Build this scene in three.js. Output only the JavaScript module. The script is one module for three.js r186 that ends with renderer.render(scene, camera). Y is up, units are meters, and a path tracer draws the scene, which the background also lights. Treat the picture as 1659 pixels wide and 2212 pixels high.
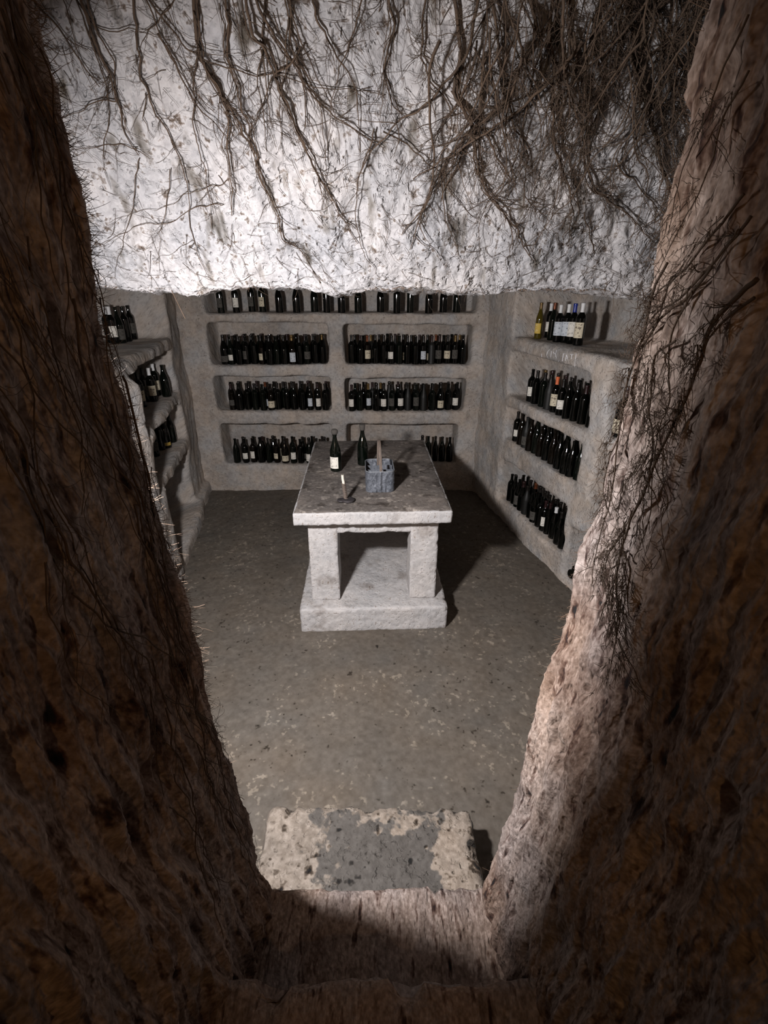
import * as THREE from 'three';
import { RectAreaLightUniformsLib } from 'three/addons/lights/RectAreaLightUniformsLib.js';
import { mergeGeometries } from 'three/addons/utils/BufferGeometryUtils.js';
import { createNoise2D, createNoise3D } from 'simplex-noise';

// ------------------------------------------------------------------ camera, light, exposure
const scene = new THREE.Scene();
scene.background = new THREE.Color(0x000000);
const EYE = 2.3, FOCAL = 1067, PITCH = 24.5 * Math.PI / 180;
const camera = new THREE.PerspectiveCamera(2 * Math.atan(1106 / FOCAL) * 180 / Math.PI, 1659 / 2212, 0.05, 60);
camera.position.set(0, EYE, 0);
camera.rotation.x = -PITCH;
const renderer = new THREE.WebGLRenderer({ antialias: true });
renderer.toneMapping = THREE.LinearToneMapping;
renderer.toneMappingExposure = 1.0;
renderer.shadowMap.enabled = true;
RectAreaLightUniformsLib.init();

// the floodlight fixed beside the doorway, inside the cellar, hidden from here by the left rock jamb
const LAMP = new THREE.Vector3(-0.8, 2.17, -1.068), AIM = new THREE.Vector3(0.3, 0.35, -3.05);
const flood = new THREE.RectAreaLight(new THREE.Color(1.0, 0.965, 0.965), 2200, 0.16, 0.1);
flood.position.copy(LAMP); flood.lookAt(AIM); scene.add(flood);
// a weak warm bulb on the roof of the stair, behind the viewer
const BULB = new THREE.Vector3(0.0, 2.75, 1.05);
const bulb = new THREE.PointLight(new THREE.Color(1.0, 0.60, 0.27), 1.0);
bulb.position.copy(BULB); bulb.castShadow = true; scene.add(bulb);

// ------------------------------------------------------------------ helpers
function mulberry(a) { return () => { a |= 0; a = (a + 0x6d2b79f5) | 0; let t = Math.imul(a ^ (a >>> 15), 1 | a); t = (t + Math.imul(t ^ (t >>> 7), 61 | t)) ^ t; return ((t ^ (t >>> 14)) >>> 0) / 4294967296; }; }
const n3 = createNoise3D(mulberry(11)), n2 = createNoise2D(mulberry(12));
const clamp = (v, a, b) => Math.min(b, Math.max(a, v));
const lerp = (a, b, t) => a + (b - a) * t;
const sstep = (a, b, x) => { const t = clamp((x - a) / (b - a), 0, 1); return t * t * (3 - 2 * t); };
const fbm3 = (x, y, z, o = 3) => { let s = 0, a = 0.5, f = 1; for (let i = 0; i < o; i++) { s += a * n3(x * f, y * f, z * f); a *= 0.5; f *= 2.03; } return s; };
const fbm2 = (x, y, o = 4) => { let s = 0, a = 0.5, f = 1; for (let i = 0; i < o; i++) { s += a * n2(x * f, y * f); a *= 0.5; f *= 2.03; } return s; };
function piece(xs, ys, x) { for (let i = 1; i < xs.length; i++) if (x <= xs[i]) return lerp(ys[i - 1], ys[i], clamp((x - xs[i - 1]) / (xs[i] - xs[i - 1]), 0, 1)); return ys[ys.length - 1]; }
const used = new Map();
function numbered(name) { const k = used.get(name) || 0; used.set(name, k + 1); return k ? name + '_' + String(k).padStart(3, '0') : name; }
function tag(o, label, category, group, kind) { if (label) o.userData.label = label; if (category) o.userData.category = category; if (group) o.userData.group = group; if (kind) o.userData.kind = kind; return o; }
function mesh(name, geo, mat, parent = scene) {
  const m = new THREE.Mesh(geo, mat); m.name = parent === scene ? numbered(name) : name; m.castShadow = m.receiveShadow = true; parent.add(m); return m;
}
function thing(name, label, category, pos = [0, 0, 0], turn = 0, group) {
  const g = new THREE.Group(); g.name = numbered(name); g.position.set(...pos); g.rotation.y = turn; scene.add(g); tag(g, label, category, group); return g;
}
// measured image directions turned into places on real surfaces
const SP = Math.sin(PITCH), CP = Math.cos(PITCH);
function ray(u, v) { const a = (u - 829.5) / FOCAL, b = (1106 - v) / FOCAL; return [a, -SP + b * CP, -CP - b * SP]; }
function onLevel(u, v, y) { const d = ray(u, v), t = (y - EYE) / d[1]; return new THREE.Vector3(t * d[0], y, t * d[2]); }
function makeGeo(pos, idx, uv) {
  const g = new THREE.BufferGeometry();
  g.setAttribute('position', new THREE.BufferAttribute(pos instanceof Float32Array ? pos : new Float32Array(pos), 3));
  if (uv) g.setAttribute('uv', new THREE.BufferAttribute(uv instanceof Float32Array ? uv : new Float32Array(uv), 2));
  g.setIndex(new THREE.BufferAttribute(idx instanceof Uint32Array ? idx : new Uint32Array(idx), 1));
  g.computeVertexNormals(); return g;
}
// a grid sheet: at(i, j) gives the base point, out(i, j) the outward normal, lift(i, j) the relief along it
function sheet(nu, nv, at, uvAt, flip = false) {
  const pos = new Float32Array(nu * nv * 3), uv = new Float32Array(nu * nv * 2), idx = new Uint32Array((nu - 1) * (nv - 1) * 6);
  let k = 0;
  for (let j = 0; j < nv; j++) for (let i = 0; i < nu; i++) { const p = at(i, j), n = j * nu + i; pos.set(p, n * 3); uv.set(uvAt(i, j), n * 2); }
  for (let j = 0; j < nv - 1; j++) for (let i = 0; i < nu - 1; i++) {
    const a = j * nu + i, b = a + 1, c = a + nu, d = c + 1;
    if (flip) { idx[k++] = a; idx[k++] = c; idx[k++] = b; idx[k++] = b; idx[k++] = c; idx[k++] = d; }
    else { idx[k++] = a; idx[k++] = b; idx[k++] = c; idx[k++] = b; idx[k++] = d; idx[k++] = c; }
  }
  return makeGeo(pos, idx, uv);
}
// pick strokes cut into a relief grid (nu x nv cells of du x dv metres)
function gouges(H, nu, nv, du, dv, count, o, seed) {
  const r = mulberry(seed);
  for (let k = 0; k < count; k++) {
    const cu = r() * nu * du, cv = r() * nv * dv, L = lerp(o.len[0], o.len[1], r() * r()), W = lerp(o.wid[0], o.wid[1], r()), D = lerp(o.dep[0], o.dep[1], r() * r());
    const an = o.ang + (r() - 0.5) * o.spread, c = Math.cos(an), s = Math.sin(an), R = L / 2 + W;
    const i0 = Math.max(0, Math.floor((cu - R) / du)), i1 = Math.min(nu - 1, Math.ceil((cu + R) / du)), j0 = Math.max(0, Math.floor((cv - R) / dv)), j1 = Math.min(nv - 1, Math.ceil((cv + R) / dv));
    for (let j = j0; j <= j1; j++) for (let i = i0; i <= i1; i++) {
      const x = i * du - cu, y = j * dv - cv, a = (x * c + y * s) / (L / 2), b = (-x * s + y * c) / W;
      if (a * a + b * b >= 1) continue;
      const q = D * (1 - b * b) * (1 - a * a) * (0.6 + 0.4 * a), n = j * nu + i;
      if (-q < H[n]) H[n] = Math.min(H[n], -q);
    }
  }
  return H;
}
// naive surface nets over f (negative = rock); returns local positions and faces
function surfaceNets(f, lo, hi, cell) {
  const N = [0, 1, 2].map((k) => Math.round((hi[k] - lo[k]) / cell) + 1), [nx, ny, nz] = N;
  const F = new Float32Array(nx * ny * nz), at = (i, j, k) => i + nx * (j + ny * k);
  for (let k = 0; k < nz; k++) for (let j = 0; j < ny; j++) for (let i = 0; i < nx; i++) F[at(i, j, k)] = f(lo[0] + i * cell, lo[1] + j * cell, lo[2] + k * cell);
  const V = new Int32Array(nx * ny * nz).fill(-1), pos = [], idx = [];
  for (let k = 0; k < nz - 1; k++) for (let j = 0; j < ny - 1; j++) for (let i = 0; i < nx - 1; i++) {
    let sx = 0, sy = 0, sz = 0, n = 0;
    const c = []; let m = 0;
    for (let q = 0; q < 8; q++) { const v = F[at(i + (q & 1), j + ((q >> 1) & 1), k + (q >> 2))]; c.push(v); if (v < 0) m |= 1 << q; }
    if (m === 0 || m === 255) continue;
    for (let a = 0; a < 8; a++) for (let b = 0; b < 3; b++) {
      const e = a | (1 << b); if (e === a) continue;
      if ((c[a] < 0) === (c[e] < 0)) continue;
      const t = c[a] / (c[a] - c[e]);
      sx += (a & 1) + (b === 0 ? t : 0); sy += ((a >> 1) & 1) + (b === 1 ? t : 0); sz += (a >> 2) + (b === 2 ? t : 0); n++;
    }
    V[at(i, j, k)] = pos.length / 3;
    pos.push(lo[0] + (i + sx / n) * cell, lo[1] + (j + sy / n) * cell, lo[2] + (k + sz / n) * cell);
  }
  const quad = (a, b, c, d, fl) => { if (a < 0 || b < 0 || c < 0 || d < 0) return; if (fl) idx.push(a, c, b, b, c, d); else idx.push(a, b, c, b, d, c); };
  for (let k = 1; k < nz - 1; k++) for (let j = 1; j < ny - 1; j++) for (let i = 1; i < nx - 1; i++) {
    const s = F[at(i, j, k)] < 0;
    if (s !== F[at(i + 1, j, k)] < 0) quad(V[at(i, j - 1, k - 1)], V[at(i, j, k - 1)], V[at(i, j - 1, k)], V[at(i, j, k)], !s);
    if (s !== F[at(i, j + 1, k)] < 0) quad(V[at(i - 1, j, k - 1)], V[at(i, j, k - 1)], V[at(i - 1, j, k)], V[at(i, j, k)], s);
    if (s !== F[at(i, j, k + 1)] < 0) quad(V[at(i - 1, j - 1, k)], V[at(i, j - 1, k)], V[at(i - 1, j, k)], V[at(i, j, k)], !s);
  }
  return { pos, idx };
}
// normals shared across coincident vertices
function smoothNormals(g) {
  const p = g.attributes.position, ix = g.index, key = (i) => Math.round(p.getX(i) * 2e4) + '_' + Math.round(p.getY(i) * 2e4) + '_' + Math.round(p.getZ(i) * 2e4);
  const acc = new Map(), ks = []; for (let i = 0; i < p.count; i++) { const k = key(i); ks.push(k); if (!acc.has(k)) acc.set(k, new THREE.Vector3()); }
  const A = new THREE.Vector3(), B = new THREE.Vector3(), C = new THREE.Vector3();
  for (let t = 0; t < ix.count; t += 3) {
    const a = ix.getX(t), b = ix.getX(t + 1), c = ix.getX(t + 2);
    A.fromBufferAttribute(p, a); B.fromBufferAttribute(p, b).sub(A); C.fromBufferAttribute(p, c).sub(A); B.cross(C);
    acc.get(ks[a]).add(B); acc.get(ks[b]).add(B); acc.get(ks[c]).add(B);
  }
  const n = new Float32Array(p.count * 3); ks.forEach((k, i) => { const v = A.copy(acc.get(k)).normalize(); n.set([v.x, v.y, v.z], i * 3); });
  g.setAttribute('normal', new THREE.BufferAttribute(n, 3)); return g;
}
// a hewn block, centred on its footprint, base at y = 0
function stoneBox(w, h, d, r, cell, amp, seed) {
  const g = new THREE.BoxGeometry(w, h, d, Math.ceil(w / cell), Math.ceil(h / cell), Math.ceil(d / cell));
  const p = g.attributes.position, nn = g.attributes.normal, uv = g.attributes.uv, v = new THREE.Vector3(), q = new THREE.Vector3();
  for (let i = 0; i < p.count; i++) {
    v.fromBufferAttribute(p, i);
    const ax = Math.abs(nn.getX(i)), ay = Math.abs(nn.getY(i));
    if (ax > 0.5) uv.setXY(i, v.z + seed * 0.37, v.y); else if (ay > 0.5) uv.setXY(i, v.x + seed * 0.37, v.z + 0.31); else uv.setXY(i, v.x + seed * 0.37, v.y + 0.17);
    q.set(clamp(v.x, r - w / 2, w / 2 - r), clamp(v.y, r - h / 2, h / 2 - r), clamp(v.z, r - d / 2, d / 2 - r));
    v.sub(q).normalize();
    const a = fbm3((q.x + v.x * r) * 3 + seed * 7, (q.y + v.y * r) * 3, (q.z + v.z * r) * 3, 3) * amp + fbm3(q.x * 22 + seed, q.y * 22 + v.y, q.z * 22 + v.x, 2) * amp * 0.55;
    const cut = Math.max(0, fbm3(q.x * 9 + seed * 3, q.y * 9, q.z * 9, 2) - 0.18) * ((Math.abs(v.x) > 0.05) + (Math.abs(v.y) > 0.05) + (Math.abs(v.z) > 0.05) > 1 ? amp * 5 : amp * 0.4);
    v.multiplyScalar(r + a - cut).add(q);
    p.setXYZ(i, v.x, v.y + h / 2, v.z);
  }
  return smoothNormals(g);
}

// ------------------------------------------------------------------ textures
function lattice(seed) { const r = mulberry(seed), t = new Float32Array(65536); for (let i = 0; i < 65536; i++) t[i] = r() * 2 - 1; return t; }
const LAT = lattice(5);
function pv(x, y, px, py, s) {          // periodic value noise
  const xi = Math.floor(x), yi = Math.floor(y), fx = x - xi, fy = y - yi, ux = fx * fx * (3 - 2 * fx), uy = fy * fy * (3 - 2 * fy);
  const h = (a, b) => LAT[((((a % px) + px) % px) * 131 + (((b % py) + py) % py) * 7919 + s * 977) & 65535];
  return lerp(lerp(h(xi, yi), h(xi + 1, yi), ux), lerp(h(xi, yi + 1), h(xi + 1, yi + 1), ux), uy);
}
function pf(u, v, fx, fy, o, s) { let t = 0, a = 0.5; for (let i = 0; i < o; i++) { t += a * pv(u * fx, v * fy, fx, fy, s + i); fx *= 2; fy *= 2; a *= 0.55; } return t; }
function dataTex(n, fill, colour, rep = 1) {
  const d = new Uint8Array(n * n * 4), c = [0, 0, 0];
  for (let y = 0; y < n; y++) for (let x = 0; x < n; x++) { fill(x / n, y / n, c); const i = (y * n + x) * 4; d[i] = clamp(c[0], 0, 255); d[i + 1] = clamp(c[1], 0, 255); d[i + 2] = clamp(c[2], 0, 255); d[i + 3] = 255; }
  const t = new THREE.DataTexture(d, n, n); t.wrapS = t.wrapT = THREE.RepeatWrapping; t.magFilter = THREE.LinearFilter; t.minFilter = THREE.LinearMipmapLinearFilter; t.generateMipmaps = true;
  if (colour) t.colorSpace = THREE.SRGBColorSpace; t.repeat.set(rep, rep); t.needsUpdate = true; return t;
}
const grey = (c, v) => { c[0] = c[1] = c[2] = v; };
const tone = (c, b, k, w = 0) => { c[0] = b[0] + k + w; c[1] = b[1] + k; c[2] = b[2] + k - w; };
// grainy tuff relief: fine grain, small pits, crumbs
const bumpRock = dataTex(1024, (u, v, c) => {
  const g = pf(u, v, 24, 24, 5, 1), p = pf(u, v, 60, 60, 3, 9), q = pf(u, v, 9, 9, 3, 21);
  grey(c, 140 + 95 * g + 50 * q - Math.max(0, p - 0.2) * 260);
}, false);
// the same rock with the up-and-down drag of the pick
const bumpDrag = dataTex(1024, (u, v, c) => {
  const g = pf(u, v, 64, 12, 5, 31), p = pf(u, v, 70, 26, 3, 39), q = pf(u, v, 18, 5, 3, 51), e = pf(u, v, 170, 120, 3, 55);
  grey(c, 150 + 80 * g + 50 * q + 60 * e - Math.max(0, p - 0.16) * 330);
}, false);
const mapPale = dataTex(1024, (u, v, c) => {
  const m = pf(u, v, 5, 5, 5, 61), s = pf(u, v, 48, 48, 4, 71), st = pf(u, v, 18, 7, 4, 77);
  tone(c, [150, 148, 149], 18 * m + 24 * s, 3 * m);
  const d = Math.max(0, st - 0.22) * 160; c[0] -= d; c[1] -= d * 1.05; c[2] -= d * 1.15;
  const e = Math.max(0, s - 0.34) * 240; c[0] -= e; c[1] -= e * 1.1; c[2] -= e * 1.2;
}, true);
const mapWall = dataTex(1024, (u, v, c) => {
  const m = pf(u, v, 4, 4, 5, 81), s = pf(u, v, 40, 40, 4, 91), w = pf(u, v, 7, 7, 3, 95);
  tone(c, [168, 160, 153], 24 * m + 24 * s, 9 * w);
  const d = Math.max(0, s - 0.42) * 200; c[0] -= d; c[1] -= d; c[2] -= d;
}, true);
const mapStair = dataTex(1024, (u, v, c) => {
  const m = pf(u, v, 4, 3, 5, 101), s = pf(u, v, 56, 14, 5, 111), w = pf(u, v, 6, 4, 3, 115), g = pf(u, v, 150, 110, 3, 118);
  tone(c, [130, 114, 104], 24 * m + 26 * s + 40 * g, 8 * w);
  const d = Math.max(0, m - 0.12) * 120 + Math.max(0, s - 0.22) * 230; c[0] -= d; c[1] -= d * 1.05; c[2] -= d * 1.05;
}, true);
const mapFloor = dataTex(1024, (u, v, c) => {
  const m = pf(u, v, 5, 5, 5, 121), s = pf(u, v, 90, 90, 3, 131), b = pf(u, v, 22, 22, 4, 141), w = pf(u, v, 9, 9, 3, 145);
  const f = pf(u, v, 100, 100, 3, 147);
  tone(c, [90, 83, 75], 9 * m + 14 * s, 3 * w);
  const l = sstep(0.2, 0.4, f) * sstep(0.0, 0.35, b + m * 0.6) * 34; c[0] += l; c[1] += l * 0.95; c[2] += l * 0.85;
  const k = Math.max(0, -f - 0.36) * sstep(0, 0.2, -b) * 190; c[0] -= k; c[1] -= k; c[2] -= k;
}, true, 0.42);
const bumpFloor = dataTex(1024, (u, v, c) => { grey(c, 128 + 60 * pf(u, v, 60, 60, 4, 151) + 60 * pf(u, v, 16, 16, 3, 161)); }, false, 0.42);
const mapTable = dataTex(1024, (u, v, c) => {
  const m = pf(u, v, 4, 4, 5, 171), s = pf(u, v, 50, 50, 4, 181), b = pf(u, v, 8, 8, 4, 185);
  tone(c, [174, 171, 170], 12 * m + 22 * s, 3 * m);
  const k = Math.max(0, b - 0.2) * 60 + Math.max(0, s - 0.36) * 160; c[0] -= k * 0.9; c[1] -= k; c[2] -= k * 1.1;
}, true);
const mapTop = dataTex(1024, (u, v, c) => {      // stained, dusty table top
  const m = pf(u, v, 3, 3, 5, 191), s = pf(u, v, 60, 60, 4, 201), b = pf(u, v, 14, 14, 4, 205), f = pf(u, v, 26, 26, 3, 215);
  tone(c, [104, 97, 92], 22 * m + 18 * s, 3 * m);
  const l = sstep(0.2, 0.42, b) * 22 + sstep(0.3, 0.42, f) * 34; c[0] += l; c[1] += l * 0.97; c[2] += l * 0.9;
  const k = Math.max(0, -b - 0.22) * 110; c[0] -= k; c[1] -= k; c[2] -= k;
}, true);
const mapStep = dataTex(1024, (u, v, c) => {     // worn step: pale pitted stone, a grey trodden patch in the middle (uv 0.5, 0.5 = middle of the block)
  const m = pf(u, v, 3, 3, 5, 221), s = pf(u, v, 60, 60, 4, 231), b = pf(u, v, 16, 16, 4, 235), p = pf(u, v, 30, 30, 3, 239);
  tone(c, [122, 112, 102], 14 * m + 30 * s, 4 * m);
  const x = u - 0.5, z = v - 0.5, e = Math.min(0.235 - Math.abs(x - 0.04), z + 0.245, 0.3), l = sstep(-0.02, 0.025, e + 0.16 * b + 0.05 * p);
  c[0] = lerp(c[0], 76 + 14 * s, l); c[1] = lerp(c[1], 72 + 14 * s, l); c[2] = lerp(c[2], 68 + 14 * s, l);
  const k = Math.max(0, -p - 0.3) * 300; c[0] -= k; c[1] -= k; c[2] -= k;
}, true);
const mapZinc = dataTex(512, (u, v, c) => { const m = pf(u, v, 4, 4, 5, 241), s = pf(u, v, 30, 30, 4, 251); tone(c, [92, 96, 104], 30 * m + 36 * s); }, true, 4);
const mapRust = dataTex(512, (u, v, c) => { const m = pf(u, v, 12, 12, 4, 261), s = pf(u, v, 60, 60, 3, 271); tone(c, [104, 92, 84], 26 * m + 26 * s, 12 * m); }, true, 5);
const mapRoot = dataTex(512, (u, v, c) => { const m = pf(u, v, 10, 4, 4, 281), s = pf(u, v, 90, 20, 3, 291); tone(c, [66, 51, 38], 18 * m + 16 * s, 5 * m); }, true);
function paper(base, ink, seed) {                // worn paper label: unreadable blots of faded print
  return dataTex(128, (u, v, c) => {
    const s = pf(u, v, 20, 20, 3, seed), b = pf(u, v, 7, 9, 3, seed + 5);
    c[0] = base[0] + 14 * s; c[1] = base[1] + 14 * s; c[2] = base[2] + 14 * s;
    const k = sstep(0.12, 0.3, b) * (u > 0.15 && u < 0.85 && v > 0.1 && v < 0.9 ? 1 : 0) * 0.7; for (let i = 0; i < 3; i++) c[i] = lerp(c[i], ink[i], k);
  }, true);
}

// ------------------------------------------------------------------ materials
const std = (o) => new THREE.MeshStandardMaterial(o);
const M = {
  pale: std({ map: mapPale, bumpMap: bumpRock, bumpScale: 0.016, roughness: 0.95 }),
  wall: std({ map: mapWall, bumpMap: bumpRock, bumpScale: 0.010, roughness: 0.95 }),
  stair: std({ map: mapStair, bumpMap: bumpDrag, bumpScale: 0.007, roughness: 0.96 }),
  floor: std({ map: mapFloor, bumpMap: bumpFloor, bumpScale: 0.008, roughness: 0.92 }),
  table: std({ map: mapTable, bumpMap: bumpRock, bumpScale: 0.006, roughness: 0.9 }),
  top: std({ map: mapTop, bumpMap: bumpRock, bumpScale: 0.004, roughness: 0.8 }),
  step: std({ map: mapStep, bumpMap: bumpRock, bumpScale: 0.012, roughness: 0.85 }),
  root: std({ map: mapRoot, roughness: 0.9 }),
  hair: std({ color: 0x6a5646, roughness: 0.9 }),
  zinc: std({ map: mapZinc, metalness: 0.35, roughness: 0.6, side: THREE.DoubleSide }),
  zincRim: std({ color: 0x8c9096, metalness: 0.4, roughness: 0.5 }),
  rust: std({ map: mapRust, metalness: 0.2, roughness: 0.8 }),
  iron: std({ color: 0x3a3638, metalness: 0.4, roughness: 0.65 }),
  wax: std({ color: 0xd8d2c4, roughness: 0.5 }),
  glassDark: new THREE.MeshPhysicalMaterial({ color: 0x030403, roughness: 0.045, ior: 1.5 }),
  glassGreen: new THREE.MeshPhysicalMaterial({ color: 0x060b07, roughness: 0.045, ior: 1.5 }),
  glassBrown: new THREE.MeshPhysicalMaterial({ color: 0x0a0603, roughness: 0.045, ior: 1.5 }),
  glassStraw: new THREE.MeshPhysicalMaterial({ color: 0x5a4d16, roughness: 0.1, ior: 1.5, transmission: 0.4, thickness: 0, clearcoat: 0.5 }),
  dusty: std({ color: 0x121210, roughness: 0.55 }),
  cork: std({ color: 0x4a4642, roughness: 0.95 }),
  white: std({ map: paper([226, 222, 212], [120, 114, 108], 301), roughness: 0.85 }),
  cream: std({ map: paper([206, 196, 172], [96, 84, 74], 311), roughness: 0.85 }),
  grim: std({ map: paper([78, 75, 70], [48, 45, 42], 321), roughness: 0.9 }),
  blueish: std({ map: paper([196, 202, 208], [110, 116, 124], 331), roughness: 0.85 }),
  yellow: std({ map: paper([208, 176, 84], [226, 214, 178], 341), roughness: 0.85 }),
  capDark: std({ color: 0x16120f, roughness: 0.35 }),
  capRed: std({ color: 0x241010, roughness: 0.4 }),
  capWhite: std({ color: 0xd6d6d6, roughness: 0.45 }),
  capGold: std({ color: 0x6a5430, roughness: 0.35, metalness: 0.5 }),
  capCopper: std({ color: 0x6a3a22, roughness: 0.35, metalness: 0.5 }),
  capBlue: std({ color: 0x1c2c7e, roughness: 0.3 }),
  capOrange: std({ color: 0xd0683c, roughness: 0.45 }),
  chalk: std({ color: 0xdedee2, roughness: 1 }),
  housing: std({ color: 0x2a2a2c, roughness: 0.5, metalness: 0.4 }),
  lampFace: std({ color: 0xffffff, emissive: 0xfff4ea, emissiveIntensity: 2, roughness: 0.4 }),
  bulbGlass: std({ color: 0xffd9a0, emissive: 0xffb060, emissiveIntensity: 1.5, roughness: 0.4 }),
};

// ------------------------------------------------------------------ the cellar walls, hewn with niches
// local frame: a along the wall, y up, w into the rock
function wallFrame(P, Q) {
  const ex = Q[0] - P[0], ez = Q[1] - P[1], L = Math.hypot(ex, ez); const e = [ex / L, ez / L];
  return { P, e, n: null, to(a, y, w) { return [P[0] + e[0] * a + this.n[0] * w, y, P[1] + e[1] * a + this.n[1] * w]; } };
}
const BACK = wallFrame([0, -5.72], [1, -5.72]); BACK.n = [0, -1];
const RIGHT = wallFrame([1.1044, -5.7144], [1.5579, -3.468]); RIGHT.n = [RIGHT.e[1], -RIGHT.e[0]];
const LEFT = wallFrame([-1.866, -3.931], [-2.2, -5.6]); LEFT.n = [LEFT.e[1], -LEFT.e[0]];
if (LEFT.n[0] > 0) LEFT.n = [-LEFT.n[0], -LEFT.n[1]];
// niches: [a0, a1, shelf, top, depth]
BACK.niches = [[-1.92, 1.0, 2.045, 2.72, 0.40], [-1.94, -0.62, 1.505, 1.945, 0.40], [-0.44, 0.965, 1.505, 1.925, 0.40], [-1.94, -0.62, 0.985, 1.375, 0.40], [-0.445, 0.93, 0.975, 1.355, 0.40], [-1.94, -0.63, 0.33, 0.825, 0.40], [-0.445, 0.87, 0.35, 0.82, 0.40]];
RIGHT.niches = [[0.66, 4.0, 1.86, 2.72, 0.72], [0.67, 2.07, 1.30, 1.735, 0.42], [0.68, 2.065, 0.855, 1.195, 0.42], [0.72, 2.02, 0.205, 0.645, 0.42], [2.28, 3.6, 1.335, 1.735, 0.34], [2.26, 3.6, 0.83, 1.19, 0.3], [2.10, 3.4, 0.06, 0.52, 0.42]];
LEFT.niches = [[-2.6, 1.25, 1.84, 2.72, 0.85], [-0.52, 1.25, 1.325, 1.735, 0.55], [-0.43, 1.22, 0.83, 1.225, 0.55], [-0.24, 1.2, 0.1, 0.715, 0.5], [-2.2, -1.1, 1.325, 1.735, 0.4], [-2.2, -1.04, 0.86, 1.225, 0.4], [-2.2, -0.92, 0.3, 0.68, 0.4]];
const NW = { back: 3, right: 17, left: 29 };
function rockField(W, seed, ledge) {
  return (a, y, w) => {
    let s = w + 0.05 * fbm3(a * 0.9 + seed, y * 0.9, seed, 2) + 0.010 * n3(a * 6 + seed, y * 4, w * 6) + 0.005 * n3(a * 22, y * 12 + seed, w * 22);
    if (ledge) s += ledge * (1 - sstep(0.09, 0.14, y)) + 0.08 * clamp((a + 1.0) / 0.45, 0, 1) * (1 - sstep(-0.35, 0.0, a)) * (1 - sstep(1.68, 1.8, y)) * sstep(0.1, 0.2, y);
    let d = -s;
    for (const [a0, a1, y0, y1, dep] of W.niches) {
      const wob = 0.010 * n3(a * 2.5, y * 2.5 + seed, w * 3);
      const hx = (a1 - a0) / 2 - 0.03, hy = (y1 - y0) / 2 - 0.03, hz = (dep + 0.4) / 2 - 0.03;
      const qx = Math.abs(a - (a0 + a1) / 2) - hx, qy = Math.abs(y - (y0 + y1) / 2) - hy, qz = Math.abs(w - (dep - 0.4) / 2) - hz;
      const b = Math.hypot(Math.max(qx, 0), Math.max(qy, 0), Math.max(qz, 0)) + Math.min(Math.max(qx, qy, qz), 0) - 0.03 + wob;
      const k = 0.03, x = d, z = -b, h = Math.max(k - Math.abs(x - z), 0) / k;
      d = Math.max(x, z) + h * h * k * 0.25;
    }
    return d;
  };
}
function buildWall(name, W, seed, lo, hi, cell, ledge) {
  W.f = rockField(W, seed, ledge);
  const { pos, idx } = surfaceNets((a, y, w) => -(-W.f(a, y, w)), lo, hi, cell);
  const n = pos.length / 3, out = new Float32Array(n * 3), uv = new Float32Array(n * 2);
  for (let i = 0; i < n; i++) {
    const a = pos[i * 3], y = pos[i * 3 + 1], w = pos[i * 3 + 2];
    out.set(W.to(a, y, w), i * 3); uv[i * 2] = a + 0.73 * w; uv[i * 2 + 1] = y + 0.69 * w;
  }
  const cross = W.e[0] * W.n[1] - W.e[1] * W.n[0];
  if (cross > 0) for (let t = 0; t < idx.length; t += 3) { const q = idx[t + 1]; idx[t + 1] = idx[t + 2]; idx[t + 2] = q; }
  return tag(mesh(name, makeGeo(out, idx, uv), M.wall), null, null, null, 'structure');
}
const wallBack = buildWall('wall_back', BACK, NW.back, [-2.7, -0.08, -0.16], [1.75, 2.95, 0.52], 0.026);
const wallRight = buildWall('wall_right', RIGHT, NW.right, [-0.4, -0.08, -0.16], [4.95, 3.9, 0.84], 0.03);
const wallLeft = buildWall('wall_left', LEFT, NW.left, [-3.1, -0.08, -0.24], [2.1, 3.9, 0.98], 0.03, 0.07);
tag(wallBack, 'hewn tuff back wall with rows of bottle niches', null); tag(wallRight, 'hewn tuff right wall with bottle shelves cut into it', null); tag(wallLeft, 'hewn tuff left wall with shelves and a pale pier', null);
// height of a niche shelf under (a, w)
function shelfAt(W, a, w, y0) { let lo = y0 - 0.09, hi = y0 + 0.12; for (let k = 0; k < 22; k++) { const m = (lo + hi) / 2; if (W.f(a, m, w) < 0) lo = m; else hi = m; } return hi; }
console.log('walls');

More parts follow.
